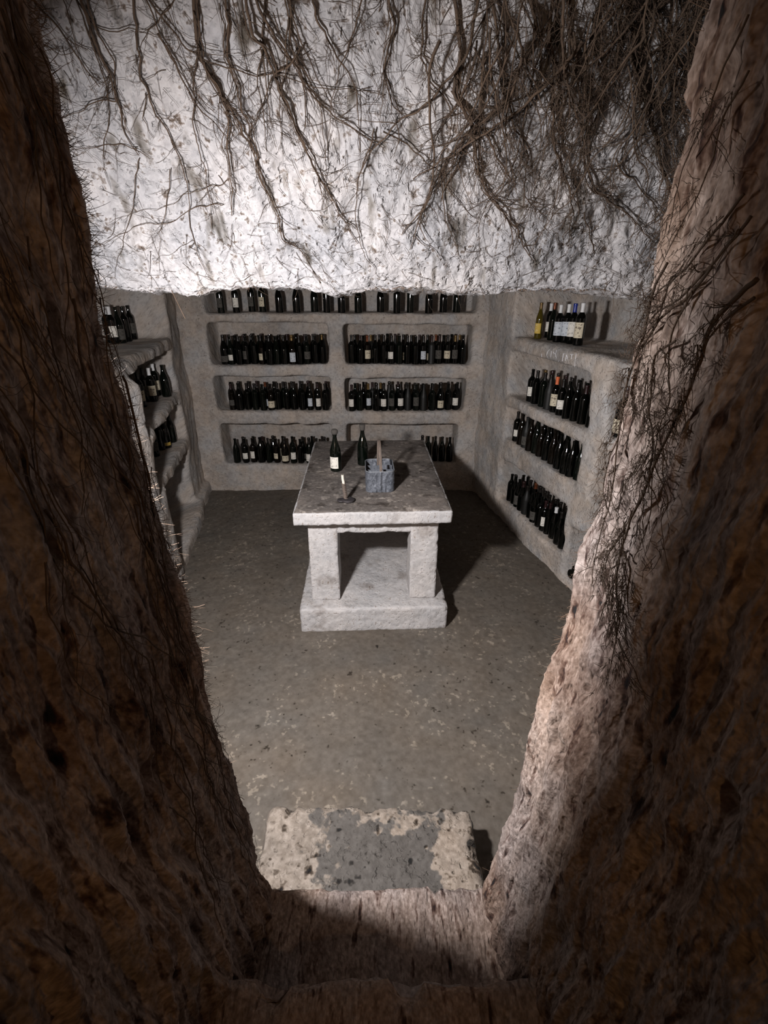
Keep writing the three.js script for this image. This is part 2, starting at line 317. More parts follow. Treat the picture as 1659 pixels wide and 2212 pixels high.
// faint chalk strokes on the lip of the upper right shelf
{
  const strokes = [[[425, 300], [427, 375]], [[605, 205], [562, 260], [545, 330], [575, 385]], [[645, 240], [635, 382]], [[690, 262], [700, 288], [742, 292], [765, 225]], [[740, 300], [755, 405]], [[832, 440], [800, 482]], [[915, 300], [890, 470]], [[915, 300], [955, 300]], [[905, 380], [935, 372]], [[985, 325], [958, 462]], [[985, 325], [1030, 470]], [[968, 410], [1012, 408]], [[1105, 312], [1095, 425]], [[1070, 318], [1140, 316]], [[1202, 290], [1168, 590]]];
  const geos = [];
  for (const st of strokes) {
    const pts = st.map(([sx, sy]) => {
      const d = ray(1130 + sx * 0.0964, 735 + sy * 0.0964), R = RIGHT; let t = 2;
      for (let k = 0; k < 400; k++) { const x = t * d[0], y = EYE + t * d[1], z = t * d[2], a = (x - R.P[0]) * R.e[0] + (z - R.P[1]) * R.e[1], w = (x - R.P[0]) * R.n[0] + (z - R.P[1]) * R.n[1]; if (R.f(a, y, w) < 0.0005) break; t += 0.01; }
      return new THREE.Vector3(t * d[0] - 0.004, EYE + t * d[1], t * d[2]);
    });
    if (pts.length === 2) pts.splice(1, 0, pts[0].clone().lerp(pts[1], 0.5));
    geos.push(new THREE.TubeGeometry(new THREE.CatmullRomCurve3(pts), 8, 0.0028, 4, false));
  }
  mesh('chalk_writing', mergeGeometries(geos), M.chalk, wallRight).userData.label = 'faint chalk letters on the shelf edge';
}

// ------------------------------------------------------------------ floor and roofs
{
  const nu = 170, nv = 190;
  const g = sheet(nu, nv, (i, j) => { const x = lerp(-2.9, 2.7, i / (nu - 1)), z = lerp(-6.3, -0.95, j / (nv - 1)); return [x, 0.012 * fbm2(x * 1.3, z * 1.3, 3) + 0.004 * n2(x * 9, z * 9) - 0.006, z]; },
    (i, j) => [lerp(-2.9, 2.7, i / (nu - 1)), lerp(-6.3, -0.95, j / (nv - 1))], true);
  tag(mesh('floor', g, M.floor), 'trodden dark earth floor of the cellar', null, null, 'structure');
}
// the pale rock face over the way in: slopes down and back to a ragged lip, then turns under
const SLOPE = 30 * Math.PI / 180, LIPZ = -2.5, UPS = [0, Math.cos(SLOPE), Math.sin(SLOPE)], OUTN = [0, -Math.sin(SLOPE), Math.cos(SLOPE)];
const lipY = (x) => 2.30 - 0.017 * x / 1.3 + 0.012 * n2(x * 3.1, 4.2) + 0.006 * n2(x * 13, 9.1);
const faceAt = (x, s, off) => [x, lipY(x) * (s < 0.4 ? 1 : 1) + UPS[1] * s + OUTN[1] * off, LIPZ + UPS[2] * s + OUTN[2] * off];
{
  const du = 0.0085, X0 = -2.3, X1 = 2.5, nu = Math.round((X1 - X0) / du), S1 = 1.62, nFace = Math.round(S1 / du), nv = nFace + 70;
  const H = gouges(new Float32Array(nu * nv), nu, nv, du, du, 4200, { len: [0.05, 0.18], wid: [0.006, 0.015], dep: [0.005, 0.020], ang: Math.PI / 2 + 0.38, spread: 0.5 }, 401);
  gouges(H, nu, nv, du, du, 380, { len: [0.05, 0.12], wid: [0.012, 0.026], dep: [0.014, 0.036], ang: Math.PI / 2 + 0.5, spread: 0.9 }, 402);
  const R = 0.035;
  const at = (i, j) => {
    const x = X0 + i * du; let p, n;
    const jj = nv - 1 - j;            // jj = 0 at the top of the face
    if (jj < nFace) { const s = S1 - jj * du; p = faceAt(x, s, 0); n = OUTN; }
    else {
      const k = jj - nFace, base = faceAt(x, 0, 0);
      if (k < 14) { const th = (k / 14) * (Math.PI / 2 - SLOPE) ; const a0 = Math.PI / 2 - SLOPE - th; n = [0, -Math.cos(a0), Math.sin(a0)]; p = [x, base[1] + (n[1] - OUTN[1]) * R, base[2] + (n[2] - OUTN[2]) * R]; }
      else { const e = k - 14, y = base[1] + (-1 - OUTN[1]) * R, z = base[2] - OUTN[2] * R; n = [0, -1, 0]; if (e < 38) p = [x, y, z - e * 0.0145]; else { p = [x, y + (e - 38) * 0.04, z - 38 * 0.0145]; n = [0, 0, -1]; } }
    }
    const low = 1 - sstep(0, 0.35, Math.max(0, (nFace - jj) * du));
    const h = H[j * nu + i] + 0.05 * fbm2(x * 1.4 + 5, jj * du * 1.4, 3) + 0.012 * fbm2(x * 8, jj * du * 6, 2) + low * 0.012 * Math.abs(n2(x * 26, jj * du * 26));
    const hh = jj > nFace - 20 ? h * 0.75 : h;
    return [p[0] + n[0] * hh, p[1] + n[1] * hh, p[2] + n[2] * hh];
  };
  tag(mesh('wall_upper', sheet(nu, nv, at, (i, j) => [X0 + i * du, j * du]), M.pale), 'pale pick-marked rock face hanging over the cellar', null, null, 'structure');
  const cs = sheet(60, 50, (i, j) => { const x = lerp(-2.9, 2.7, i / 59), z = lerp(-6.3, -2.95, j / 49); return [x, 2.78 + 0.05 * fbm2(x * 1.5, z * 1.5, 3), z]; }, (i, j) => [i * 0.095, j * 0.068]);
  tag(mesh('ceiling', cs, M.wall), 'low rock ceiling over the bottle niches', null, null, 'structure');
  const cf = sheet(60, 50, (i, j) => { const x = lerp(-2.9, 2.7, i / 59), z = lerp(-2.2, 1.4, j / 49); return [x, 3.6 + 0.06 * fbm2(x * 1.5, z * 1.5 + 4, 3), z]; }, (i, j) => [i * 0.095, j * 0.073]);
  tag(mesh('ceiling_stair', cf, M.stair), 'rough rock roof above the stair', null, null, 'structure');
}
console.log('face');

// ------------------------------------------------------------------ rock jambs of the stair
const jambL = (y) => piece([-0.1, 0.5, 1.0, 1.56, 2.3, 3.05, 3.8], [-0.35, -0.378, -0.422, -0.470, -0.515, -0.528, -0.54], y);
const jambR = (y) => piece([-0.1, 0.5, 1.0, 1.56, 2.3, 3.05, 3.8], [0.312, 0.33, 0.375, 0.415, 0.462, 0.486, 0.495], y);
const JZ = -1.0;
function jamb(name, side, xs, r, seed, label) {
  // plan path: along the stair from z = 1.4 to the corner, round it, then along the cellar side
  const plan = [];
  for (let z = 1.4; z > -0.15; z -= 0.05) plan.push([0, z, 1, 0]);
  for (let z = -0.15; z > JZ + r; z -= 0.0065) plan.push([0, z, 1, 0]);
  for (let k = 0; k <= 14; k++) { const th = k / 14 * Math.PI / 2; plan.push([r * (1 - Math.cos(th)), JZ + r - r * Math.sin(th), Math.cos(th), -Math.sin(th)]); }
  const back = (x) => JZ + 0.17 * sstep(0.1, 0.3, x);
  for (let x = r + 0.012; x < 0.4; x += 0.012) plan.push([x, back(x), 0, -1]);
  for (let x = 0.4; x < 2.0; x += 0.05) plan.push([x, back(x), 0, -1]);
  const ys = []; for (let y = -0.05; y < 3.2; y += 0.0085) ys.push(y); for (let y = 3.2; y < 3.7; y += 0.04) ys.push(y);
  const nu = plan.length, nv = ys.length, path = [0];
  for (let i = 1; i < nu; i++) path.push(path[i - 1] + Math.hypot(plan[i][0] - plan[i - 1][0], plan[i][1] - plan[i - 1][1]));
  // relief on a regular grid over (path, height), read back by bilinear lookup
  const gd = 0.008, gu = Math.ceil(path[nu - 1] / gd) + 2, gv = Math.ceil(3.8 / gd) + 2, H = new Float32Array(gu * gv);
  const lean = side > 0 ? -0.22 : 0.1;
  gouges(H, gu, gv, gd, gd, 1500, { len: [0.05, 0.22], wid: [0.007, 0.018], dep: [0.004, 0.016], ang: Math.PI / 2 + lean, spread: 0.45 }, seed);
  gouges(H, gu, gv, gd, gd, 460, { len: [0.06, 0.22], wid: [0.014, 0.036], dep: [0.012, 0.04], ang: Math.PI / 2 + lean, spread: 0.6 }, seed + 1);
  const look = (u, v) => { const a = u / gd, b = v / gd, i = Math.floor(a), j = Math.floor(b), fx = a - i, fy = b - j, q = (x, y) => H[Math.min(gv - 1, y) * gu + Math.min(gu - 1, x)]; return lerp(lerp(q(i, j), q(i + 1, j), fx), lerp(q(i, j + 1), q(i + 1, j + 1), fx), fy); };
  const relief = (u, y) => look(u, y + 0.05) + 0.05 * fbm3(u * 1.5 + seed, y * 1.1, 1, 3) * lerp(1, 0.4, sstep(1.9, 2.2, u)) + 0.014 * fbm3(u * 9, y * 5, seed, 2) + (side > 0 ? 0.006 : 0.017) * n3(u * 15, y * 2.2, seed + 4) + (side > 0 ? 0.005 : 0.008) * n3(u * 38, y * 5, seed + 9) + 0.003 * n3(u * 60, y * 40, seed);
  const at = (i, j) => {
    const [ox, z, nx, nz] = plan[i], y = ys[j], u = path[i], h = relief(u, y);
    return [xs(y) + side * ox - side * nx * h, y, z + nz * h];
  };
  tag(mesh(name, sheet(nu, nv, at, (i, j) => [path[i], ys[j]], side > 0), M.stair), label, null, null, 'structure');
  return (z, y, off, fine) => {           // a point standing off this rock surface
    const sn = clamp((JZ + r - z) / r, 0, 1), th = Math.asin(sn), u = 1.4 - Math.max(z, JZ + r) + r * th, h = (fine ? relief(u, y) : 0.006 + 0.05 * fbm3(u * 1.5 + seed, y * 1.1, 1, 3) * lerp(1, 0.4, sstep(1.9, 2.2, u))) + off, cs = Math.cos(th);
    return [xs(y) + side * r * (1 - cs) - side * cs * h, y, Math.max(z, JZ) - sn * h];
  };
}
const SURF_L = jamb('wall_stair_left', -1, jambL, 0.05, 501, 'dark rough rock wall along the left of the stair');
const SURF_R = jamb('wall_stair_right', 1, jambR, 0.09, 551, 'rough rock wall along the right of the stair');
{
  const g = sheet(30, 40, (i, j) => { const x = lerp(-1, 1, i / 29), y = lerp(0, 3.7, j / 39); return [x, y, 1.3 + 0.05 * fbm2(x * 2, y * 2, 3)]; }, (i, j) => [i * 0.07, j * 0.1]);
  tag(mesh('wall_stair_back', g, M.stair), 'rock wall closing the stair behind the viewer', null, null, 'structure');
  const a = stoneBox(1.16, 0.5, 0.62, 0.03, 0.022, 0.016, 3); a.translate(-0.02, 0, JZ + 0.335);
  const b = stoneBox(1.3, 0.76, 2.1, 0.035, 0.03, 0.02, 4); b.translate(-0.02, 0, -0.63 + 1.05);
  tag(mesh('floor_stair_sill', a, M.stair), 'worn rock sill of the stair above the step stone', null, null, 'structure');
  tag(mesh('floor_stair', b, M.stair), 'dark rock tread in front of the viewer', null, null, 'structure');
}
{
  const s = stoneBox(0.9, 0.23, 0.62, 0.035, 0.016, 0.016, 8);
  { const p = s.attributes.position, uv = s.attributes.uv, nn = s.attributes.normal; for (let i = 0; i < p.count; i++) if (nn.getY(i) > 0.5) uv.setXY(i, 0.5 + p.getX(i), 0.5 + p.getZ(i) - 0.0); else uv.setXY(i, 0.02 + 0.2 * p.getY(i) + p.getX(i) * 0.1, 0.1 + p.getY(i)); }
  const o = mesh('stone_step', s, M.step); o.position.set(-0.06, -0.03, -1.15); tag(o, 'worn pitted stone step block lying at the foot of the stair', 'step');
}
console.log('jambs');

// ------------------------------------------------------------------ the stone table
const TURN = 0.0405, TC = [-0.106, 0, -3.81];
const table = thing('stone_table', 'massive stone slab table on a plinth in the middle of the cellar', 'table', TC, TURN);
const tableTopY = 0.95;
{
  const put = (name, g, mat, x, y, z, label) => { const m = mesh(name, g, mat, table); m.position.set(x, y, z); if (label) m.userData.label = label; return m; };
  put('plinth', stoneBox(1.075, 0.206, 1.70, 0.014, 0.018, 0.009, 21), M.table, 0, -0.02, 0);
  [[-0.352, 0.6, 0.205, 22], [0.362, 0.6, 0.195, 23], [-0.352, -0.6, 0.205, 26], [0.362, -0.6, 0.195, 27]].forEach(([x, z, w, sd]) => put('leg', stoneBox(w, 0.68, 0.26, 0.007, 0.016, 0.005, sd), M.table, x, 0.180, z));
  for (const z of [0.63, -0.63]) put('beam', stoneBox(0.54, 0.125, 0.19, 0.006, 0.013, 0.006, z > 0 ? 24 : 28), M.table, 0.01, 0.735, z);
  put('tabletop', stoneBox(1.064, 0.092, 1.685, 0.007, 0.015, 0.003, 25), M.table, 0, 0.852, 0);
  // the dark, dusty dressed surface of the slab
  const nu = 90, nv = 140, w = 1.046, d = 1.667;
  const g = sheet(nu, nv, (i, j) => { const x = lerp(-w / 2, w / 2, i / (nu - 1)), z = lerp(-d / 2, d / 2, j / (nv - 1)), e = Math.min(w / 2 - Math.abs(x), d / 2 - Math.abs(z)); return [x, 0.9475 - 0.006 * (1 - sstep(0, 0.012, e)) + 0.0012 * n2(x * 8, z * 8), z]; },
    (i, j) => [lerp(-w / 2, w / 2, i / (nu - 1)), lerp(-d / 2, d / 2, j / (nv - 1))], true);
  put('slab_surface', g, M.top, 0, 0, 0, 'dark stained surface with pale scratches');
}

// ------------------------------------------------------------------ bottles
const lathe = (pts, seg = 22) => new THREE.LatheGeometry(pts.map(([r, y]) => new THREE.Vector2(r, y)), seg);
const FORM = {
  bordeaux: { r: 0.0375, h: 0.300, body: lathe([[0, 0.004], [0.026, 0.003], [0.034, 0], [0.0375, 0.005], [0.0375, 0.19], [0.0362, 0.2], [0.032, 0.211], [0.024, 0.222], [0.0175, 0.232], [0.015, 0.243], [0.0142, 0.282], [0.016, 0.284], [0.016, 0.296], [0.0145, 0.3], [0, 0.3]]), cap: lathe([[0.0168, 0.236], [0.0152, 0.246], [0.0148, 0.281], [0.0167, 0.283], [0.0167, 0.297], [0.0152, 0.3012], [0, 0.3012]], 16), ly: 0.055, lh: 0.085 },
  burgundy: { r: 0.0405, h: 0.300, body: lathe([[0, 0.004], [0.028, 0.003], [0.037, 0], [0.0405, 0.005], [0.0405, 0.145], [0.0392, 0.16], [0.0355, 0.178], [0.0295, 0.2], [0.0228, 0.22], [0.0178, 0.24], [0.0152, 0.262], [0.0145, 0.284], [0.0165, 0.286], [0.0165, 0.296], [0.015, 0.3], [0, 0.3]]), cap: lathe([[0.0168, 0.25], [0.0157, 0.262], [0.0151, 0.283], [0.0172, 0.286], [0.0172, 0.297], [0.0156, 0.3012], [0, 0.3012]], 16), ly: 0.03, lh: 0.085 },
  sparkling: { r: 0.0445, h: 0.312, body: lathe([[0, 0.006], [0.03, 0.004], [0.041, 0], [0.0445, 0.006], [0.0445, 0.145], [0.043, 0.165], [0.038, 0.19], [0.031, 0.214], [0.0235, 0.236], [0.0185, 0.256], [0.016, 0.278], [0.0158, 0.288], [0.0185, 0.29], [0.0185, 0.3], [0.0165, 0.308], [0.0165, 0.312], [0, 0.312]]), cap: lathe([[0.0195, 0.252], [0.017, 0.276], [0.0165, 0.287], [0.0192, 0.29], [0.0192, 0.301], [0.0172, 0.309], [0.017, 0.3135], [0, 0.3135]], 16), ly: 0.028, lh: 0.09 },
  slim: { r: 0.036, h: 0.328, body: lathe([[0, 0.004], [0.026, 0.003], [0.033, 0], [0.036, 0.005], [0.036, 0.175], [0.0345, 0.19], [0.029, 0.215], [0.022, 0.24], [0.0165, 0.265], [0.0145, 0.29], [0.014, 0.31], [0.0158, 0.312], [0.0158, 0.324], [0.0142, 0.328], [0, 0.328]]), cap: lathe([[0.0162, 0.268], [0.0151, 0.29], [0.0147, 0.309], [0.0165, 0.312], [0.0165, 0.325], [0.0149, 0.3292], [0, 0.3292]], 16), ly: 0.05, lh: 0.085 },
};
for (const k in FORM) { const F = FORM[k]; F.label = {}; }
function labelGeo(F, wide, tall) {
  const key = wide + '_' + tall; if (F.label[key]) return F.label[key];
  const g = new THREE.CylinderGeometry(F.r + 0.0008, F.r + 0.0008, F.lh * tall, 14, 1, true, -wide / 2, wide); g.translate(0, F.ly + F.lh * tall / 2, 0); return (F.label[key] = g);
}
const ORD = ['first', 'second', 'third', 'fourth', 'fifth', 'sixth', 'seventh', 'eighth', 'ninth', 'tenth', 'eleventh', 'twelfth', 'thirteenth', 'fourteenth', 'fifteenth', 'sixteenth', 'seventeenth', 'eighteenth', 'nineteenth', 'twentieth'];
const ORDN = (k) => k < 20 ? ORD[k] : ['twenty', 'thirty', 'forty'][Math.floor((k + 1) / 10) - 2] + ((k + 1) % 10 ? '-' + ORD[(k + 1) % 10 - 1] : 'th').replace('twentyth', 'twentieth');
// spec: { form, glass, cap, label, wide, tall, face }
function bottle(spec, pos, label, group) {
  const F = FORM[spec.form], g = thing('wine_bottle', label, 'bottle', pos, spec.face || 0, group);
  if (spec.scale) g.scale.setScalar(spec.scale);
  mesh('glass', F.body, M[spec.glass || 'glassDark'], g);
  if (spec.cap) mesh('capsule', F.cap, M[spec.cap], g);
  if (spec.label) mesh('paper_label', labelGeo(F, spec.wide || 2.2, spec.tall || 1), M[spec.label], g);
  return g;
}
const words = (s) => s.glass === 'glassStraw' ? 'straw-coloured' : s.glass === 'glassBrown' ? 'brown' : s.glass === 'glassGreen' ? 'green' : 'dark';
const paperWord = (s) => s.label === 'white' ? 'white-labelled ' : s.label === 'cream' ? 'cream-labelled ' : s.label === 'blueish' ? 'grey-labelled ' : s.label === 'yellow' ? 'yellow-labelled ' : '';
function mixed(r, front) {
  const q = r(), s = {};
  s.form = q < 0.5 ? 'bordeaux' : q < 0.74 ? 'burgundy' : q < 0.88 ? 'slim' : 'sparkling'; if (s.form === 'slim') s.scale = 0.93;
  const g = r(); s.glass = g < 0.6 ? 'glassDark' : g < 0.82 ? 'glassGreen' : g < 0.9 ? 'dusty' : 'glassBrown';
  const c = r(); s.cap = c < 0.42 ? null : c < 0.8 ? 'capDark' : c < 0.93 ? 'capRed' : c < 0.97 ? 'capGold' : 'capCopper';
  const l = r(), m = r(); if (l < (front ? 0.34 : 0.3)) { s.label = m < 0.16 ? 'white' : m < 0.32 ? 'cream' : m < 0.92 ? 'grim' : 'blueish'; s.wide = 1.4 + r() * 0.9; s.tall = 0.7 + r() * 0.5; }
  return s;
}
// one niche of standing bottles; rows run along the wall from a0 to a1 at depths w
function fill(W, y0, rows, seed, where, order, group, facing, override) {
  const r = mulberry(seed);
  rows.forEach(([a0, a1, n, w], ri) => {
    for (let k = 0; k < n; k++) {
      const a = lerp(a0, a1, n > 1 ? k / (n - 1) : 0.5) + (r() - 0.5) * 0.012, ww = w + (r() - 0.5) * 0.014;
      const s = Object.assign(mixed(r, ri === 0), override && override(ri, k) || {});
      s.face = facing + (r() - 0.5) * 1.1;
      const y = shelfAt(W, a, ww, y0), p = W.to(a, y + 0.0015, ww);
      bottle(s, p, `${paperWord(s)}${words(s)} bottle, ${['front', 'second', 'third'][ri]} row, ${ORD[k]} ${order}, ${where}`, group);
    }
  });
}
const FB = -0.12;
// upper niche of the back wall: well spaced, a single row
{
  const row = [[478, 'bordeaux', 'grim'], [511, 'bordeaux', 'white'], [545, 'bordeaux', 'grim'], [568, 'bordeaux', 'cream'], [604, 'burgundy'], [641, 'burgundy'], [680, 'burgundy'], [706, 'bordeaux'], [738, 'burgundy'], [774, 'burgundy'], [822, 'burgundy'], [857, 'bordeaux'], [886, 'bordeaux'], [926, 'burgundy'], [957, 'burgundy'], [986, 'burgundy']];
  row.forEach(([px, form, lab], k) => {
    const d = ray(px, 671), z = -5.80, a = d[0] * (z / d[2]), s = { form, glass: k % 3 ? 'glassDark' : 'glassGreen', label: lab, wide: 1.7, tall: 1.1, face: FB + (k === 1 ? 0.3 : 0) };
    const y = shelfAt(BACK, a, 0.08, 2.045);
    bottle(s, [a, y + 0.0015, z], `${paperWord(s)}${words(s)} bottle, ${ORD[k]} from the left on the highest back wall shelf`, 'bottles on the highest back wall shelf');
  });
}
fill(BACK, 1.505, [[-1.80, -0.69, 14, 0.075], [-1.77, -0.70, 13, 0.165], [-1.80, -0.72, 12, 0.255]], 601, 'second-level left back wall niche', 'from left', 'bottles in the second-level left back niche', FB);
fill(BACK, 1.505, [[-0.36, 0.885, 15, 0.075], [-0.33, 0.86, 14, 0.165]], 602, 'second-level right back wall niche', 'from left', 'bottles in the second-level right back niche', FB);
fill(BACK, 0.985, [[-1.78, -0.68, 13, 0.075], [-1.80, -0.68, 12, 0.17]], 603, 'third-level left back wall niche', 'from left', 'bottles in the third-level left back niche', FB,
  (ri, k) => ri === 0 && (k === 10 || k === 11) ? { label: k === 10 ? 'blueish' : 'white', wide: 1.7, tall: 1.15, form: 'slim', scale: 0.93, glass: 'glassDark' } : ri === 0 && k === 5 ? { form: 'burgundy', label: 'cream', wide: 2.4, tall: 0.9, glass: 'glassBrown' } : null);
fill(BACK, 0.975, [[-0.37, 0.84, 14, 0.075], [-0.34, 0.86, 13, 0.17]], 604, 'third-level right back wall niche', 'from left', 'bottles in the third-level right back niche', FB,
  (ri, k) => ri === 0 && [0, 4, 6, 13].includes(k) ? { label: 'white', wide: 1.9, tall: 1.0, form: 'bordeaux', glass: 'glassDark' } : null);
fill(BACK, 0.33, [[-1.80, -0.72, 12, 0.08], [-1.74, -0.76, 9, 0.185]], 605, 'lowest left back wall niche', 'from left', 'bottles in the lowest left back niche', FB,
  (ri, k) => ri === 0 && [5, 7, 9].includes(k) ? { label: k === 5 ? 'cream' : 'white', wide: 1.7 } : null);
fill(BACK, 0.35, [[0.46, 0.80, 5, 0.09]], 606, 'lowest right back wall niche', 'from left', 'bottles in the lowest right back niche', FB);

// right wall
const FR = -1.15;
function onWall(W, px, py, w) { const d = ray(px, py), ox = W.P[0] + W.n[0] * w, oz = W.P[1] + W.n[1] * w, t = (ox * W.n[0] + oz * W.n[1]) / (d[0] * W.n[0] + d[2] * W.n[1]), x = t * d[0], z = t * d[2]; return (x - W.P[0]) * W.e[0] + (z - W.P[1]) * W.e[1]; }
{
  const row = [[1148, 728, 0.24, { form: 'bordeaux', cap: 'capWhite', label: 'white' }, 'white-capped dark bottle, leftmost on the high right wall shelf'], [1161, 731, 0.17, { form: 'slim', scale: 0.95, cap: 'capGold', label: 'yellow', glass: 'glassStraw', wide: 2.0, tall: 1.1 }, 'straw-coloured bottle with yellow label on the high right wall shelf'],
    [1183, 725, 0.31, { form: 'bordeaux', cap: 'capWhite', label: 'white', wide: 1.5 }, 'white-capped bottle behind the copper-capped one, high right wall shelf'], [1190, 730, 0.22, { form: 'slim', scale: 0.96, cap: 'capCopper', glass: 'glassGreen' }, 'copper-capped green bottle without label on the high right wall shelf'],
    [1203, 733, 0.17, { form: 'bordeaux', cap: 'capWhite', label: 'blueish', wide: 2.4, tall: 1.3 }, 'white-capped bottle with wide grey label, middle of the high right wall shelf'], [1220, 733, 0.22, { form: 'bordeaux', scale: 1.03, cap: 'capWhite', label: 'blueish', wide: 2.2, tall: 1.3 }, 'white-capped grey-labelled bottle left of the blue-capped one, right wall'],
    [1233, 732, 0.25, { form: 'bordeaux', scale: 1.06, cap: 'capBlue', label: 'white', wide: 1.8, tall: 1.3 }, 'blue-capped bottle with pale label on the high right wall shelf'], [1248, 739, 0.17, { form: 'bordeaux', scale: 1.06, cap: 'capWhite', label: 'cream', wide: 2.2, tall: 1.3 }, 'white-capped bottle with cream label, rightmost on the high right wall shelf']];
  row.forEach(([px, py, w, s, label]) => { const a = onWall(RIGHT, px, py, w), y = shelfAt(RIGHT, a, w, 1.86); s.face = -0.75; bottle(s, RIGHT.to(a, y + 0.0015, w), label, 'bottles on the high right wall shelf'); });
}
fill(RIGHT, 1.30, [[0.99, 2.0, 10, 0.10], [1.05, 1.98, 9, 0.2]], 611, 'second right wall niche', 'from the corner', 'bottles in the second right wall niche', -0.8,
  (ri, k) => ri === 0 && k === 0 ? { label: 'white', wide: 1.3 } : ri === 0 && k === 4 ? { form: 'bordeaux', cap: 'capOrange', label: 'cream', wide: 2.0, tall: 1.2 } : ri === 0 && k === 5 ? { form: 'bordeaux', label: 'white', wide: 2.0, tall: 0.9, cap: 'capDark' } : { label: null });
fill(RIGHT, 0.855, [[0.82, 1.98, 12, 0.085], [0.92, 2.0, 9, 0.185]], 612, 'third right wall niche', 'from the corner', 'bottles in the third right wall niche', -0.8,
  (ri, k) => ri === 0 && k === 0 ? { label: 'white', cap: 'capDark', wide: 1.4, tall: 0.8 } : ri === 0 && k === 2 ? { label: 'grim' } : { label: null, cap: null, form: 'burgundy' });
fill(RIGHT, 0.205, [[0.84, 1.93, 13, 0.09], [0.88, 1.94, 12, 0.19]], 613, 'lowest right wall niche', 'from the corner', 'bottles in the lowest right wall niche', -0.8,
  (ri, k) => ri === 0 && k === 8 ? { label: 'white', wide: 1.5 } : ri === 0 && k === 10 ? { cap: 'capWhite', label: null } : { label: (k + ri) % 4 === 2 ? 'grim' : null });
{
  const w = 0.11, a = onWall(RIGHT, 1336, 940, w), y = shelfAt(RIGHT, a, w, 1.335);
  bottle({ form: 'sparkling', scale: 1.12, glass: 'glassDark', cap: 'capRed', label: 'cream', wide: 2.9, tall: 0.95, face: -0.7 }, RIGHT.to(a, y + 0.0015, w), 'large dark bottle with beige label alone beside the right rock jamb', null);
  // three bottles lying with their bases outwards in the low niche
  [[2.205, 0.05, 0], [2.30, 0.06, 1], [2.2525, 0.12, 2]].forEach(([aa, up, k]) => {
    const ww = 0.04, yy = k === 2 ? shelfAt(RIGHT, 2.2525, 0.1, 0.06) + 0.041 + 0.066 : shelfAt(RIGHT, aa, 0.1, 0.06) + 0.043, b = bottle({ form: 'burgundy', glass: 'glassDark' }, RIGHT.to(aa, yy, ww - 0.02), ['bottle lying base outwards in the low right niche, nearer the corner', 'bottle lying base outwards in the low right niche, beside the jamb', 'bottle lying on top of two others in the low right niche'][k], 'lying bottles in the low right niche');
    b.quaternion.setFromUnitVectors(new THREE.Vector3(0, 1, 0), new THREE.Vector3(RIGHT.n[0], 0, RIGHT.n[1]).normalize());
  });
}
// left wall
{
  const spots = [
    ['top', 1.84, [[290, 733, 'bordeaux', 'grim'], [277, 737, 'bordeaux', null], [264, 741, 'burgundy', 'grim'], [250, 744, 'bordeaux', 'white', 'capWhite'], [238, 742, 'bordeaux', null, 'capWhite']], 'on the high left wall shelf, counted from the corner'],
    ['mid', 1.325, [[362, 856, 'burgundy', null], [341, 855, 'bordeaux', 'cream', 'capWhite'], [333, 867, 'bordeaux', 'cream', 'capWhite'], [319, 868, 'bordeaux', 'grim'], [309, 880, 'bordeaux', 'cream', null]], 'on the second left wall shelf, counted from the corner'],
    ['low', 0.83, [[374, 955, 'burgundy', null], [361, 967, 'sparkling', 'yellow'], [350, 972, 'bordeaux', null], [337, 985, 'bordeaux', 'grim']], 'on the lowest left wall shelf, counted from the corner']];
  for (const [, y0, list, tail] of spots) list.forEach(([px, py, form, lab, cap], k) => {
    const q = onLevel(px, py, y0), a0 = (q.x - LEFT.P[0]) * LEFT.e[0] + (q.z - LEFT.P[1]) * LEFT.e[1]; let w = (q.x - LEFT.P[0]) * LEFT.n[0] + (q.z - LEFT.P[1]) * LEFT.n[1];
    const a = clamp(a0, -0.15, 1.16); w = clamp(w, 0.07, 0.42);
    const s = { form, label: lab, cap, face: 0.55, wide: 1.9, tall: lab === 'yellow' ? 0.35 : 1.05, glass: form === 'burgundy' ? 'glassGreen' : 'glassDark' };
    const y = shelfAt(LEFT, a, w, y0); bottle(s, LEFT.to(a, y + 0.0015, w), `${paperWord(s)}${words(s)} bottle, ${ORD[k]} ${tail}`, 'bottles on the left wall shelves');
  });
}
console.log('bottles');

// ------------------------------------------------------------------ things on the table
const top = (px, py) => onLevel(px, py, tableTopY);
{
  const a = top(726, 1016), F = FORM.sparkling;
  const b = bottle({ form: 'sparkling', glass: 'glassGreen', label: 'white', wide: 1.75, tall: 1.05, face: -0.32 }, [a.x, tableTopY + 0.001, a.z], 'sparkling wine bottle with torn white label standing on the stone table', null);
  mesh('stopper', lathe([[0, 0.296], [0.017, 0.296], [0.02, 0.302], [0.026, 0.309], [0.0275, 0.32], [0.026, 0.331], [0.019, 0.338], [0, 0.34]], 18), M.cork, b).userData.label = 'dusty mushroom-shaped cork';
  const c = top(784, 1003);
  const d = bottle({ form: 'sparkling', glass: 'glassGreen' }, [c.x, tableTopY + 0.001, c.z], 'unlabelled sparkling wine bottle behind the zinc carrier on the stone table', null);
  mesh('stopper', lathe([[0, 0.292], [0.019, 0.29], [0.021, 0.3], [0.0235, 0.32], [0.0245, 0.334], [0.022, 0.339], [0, 0.34]], 18), M.cork, d).userData.label = 'dusty flaring cork';
}
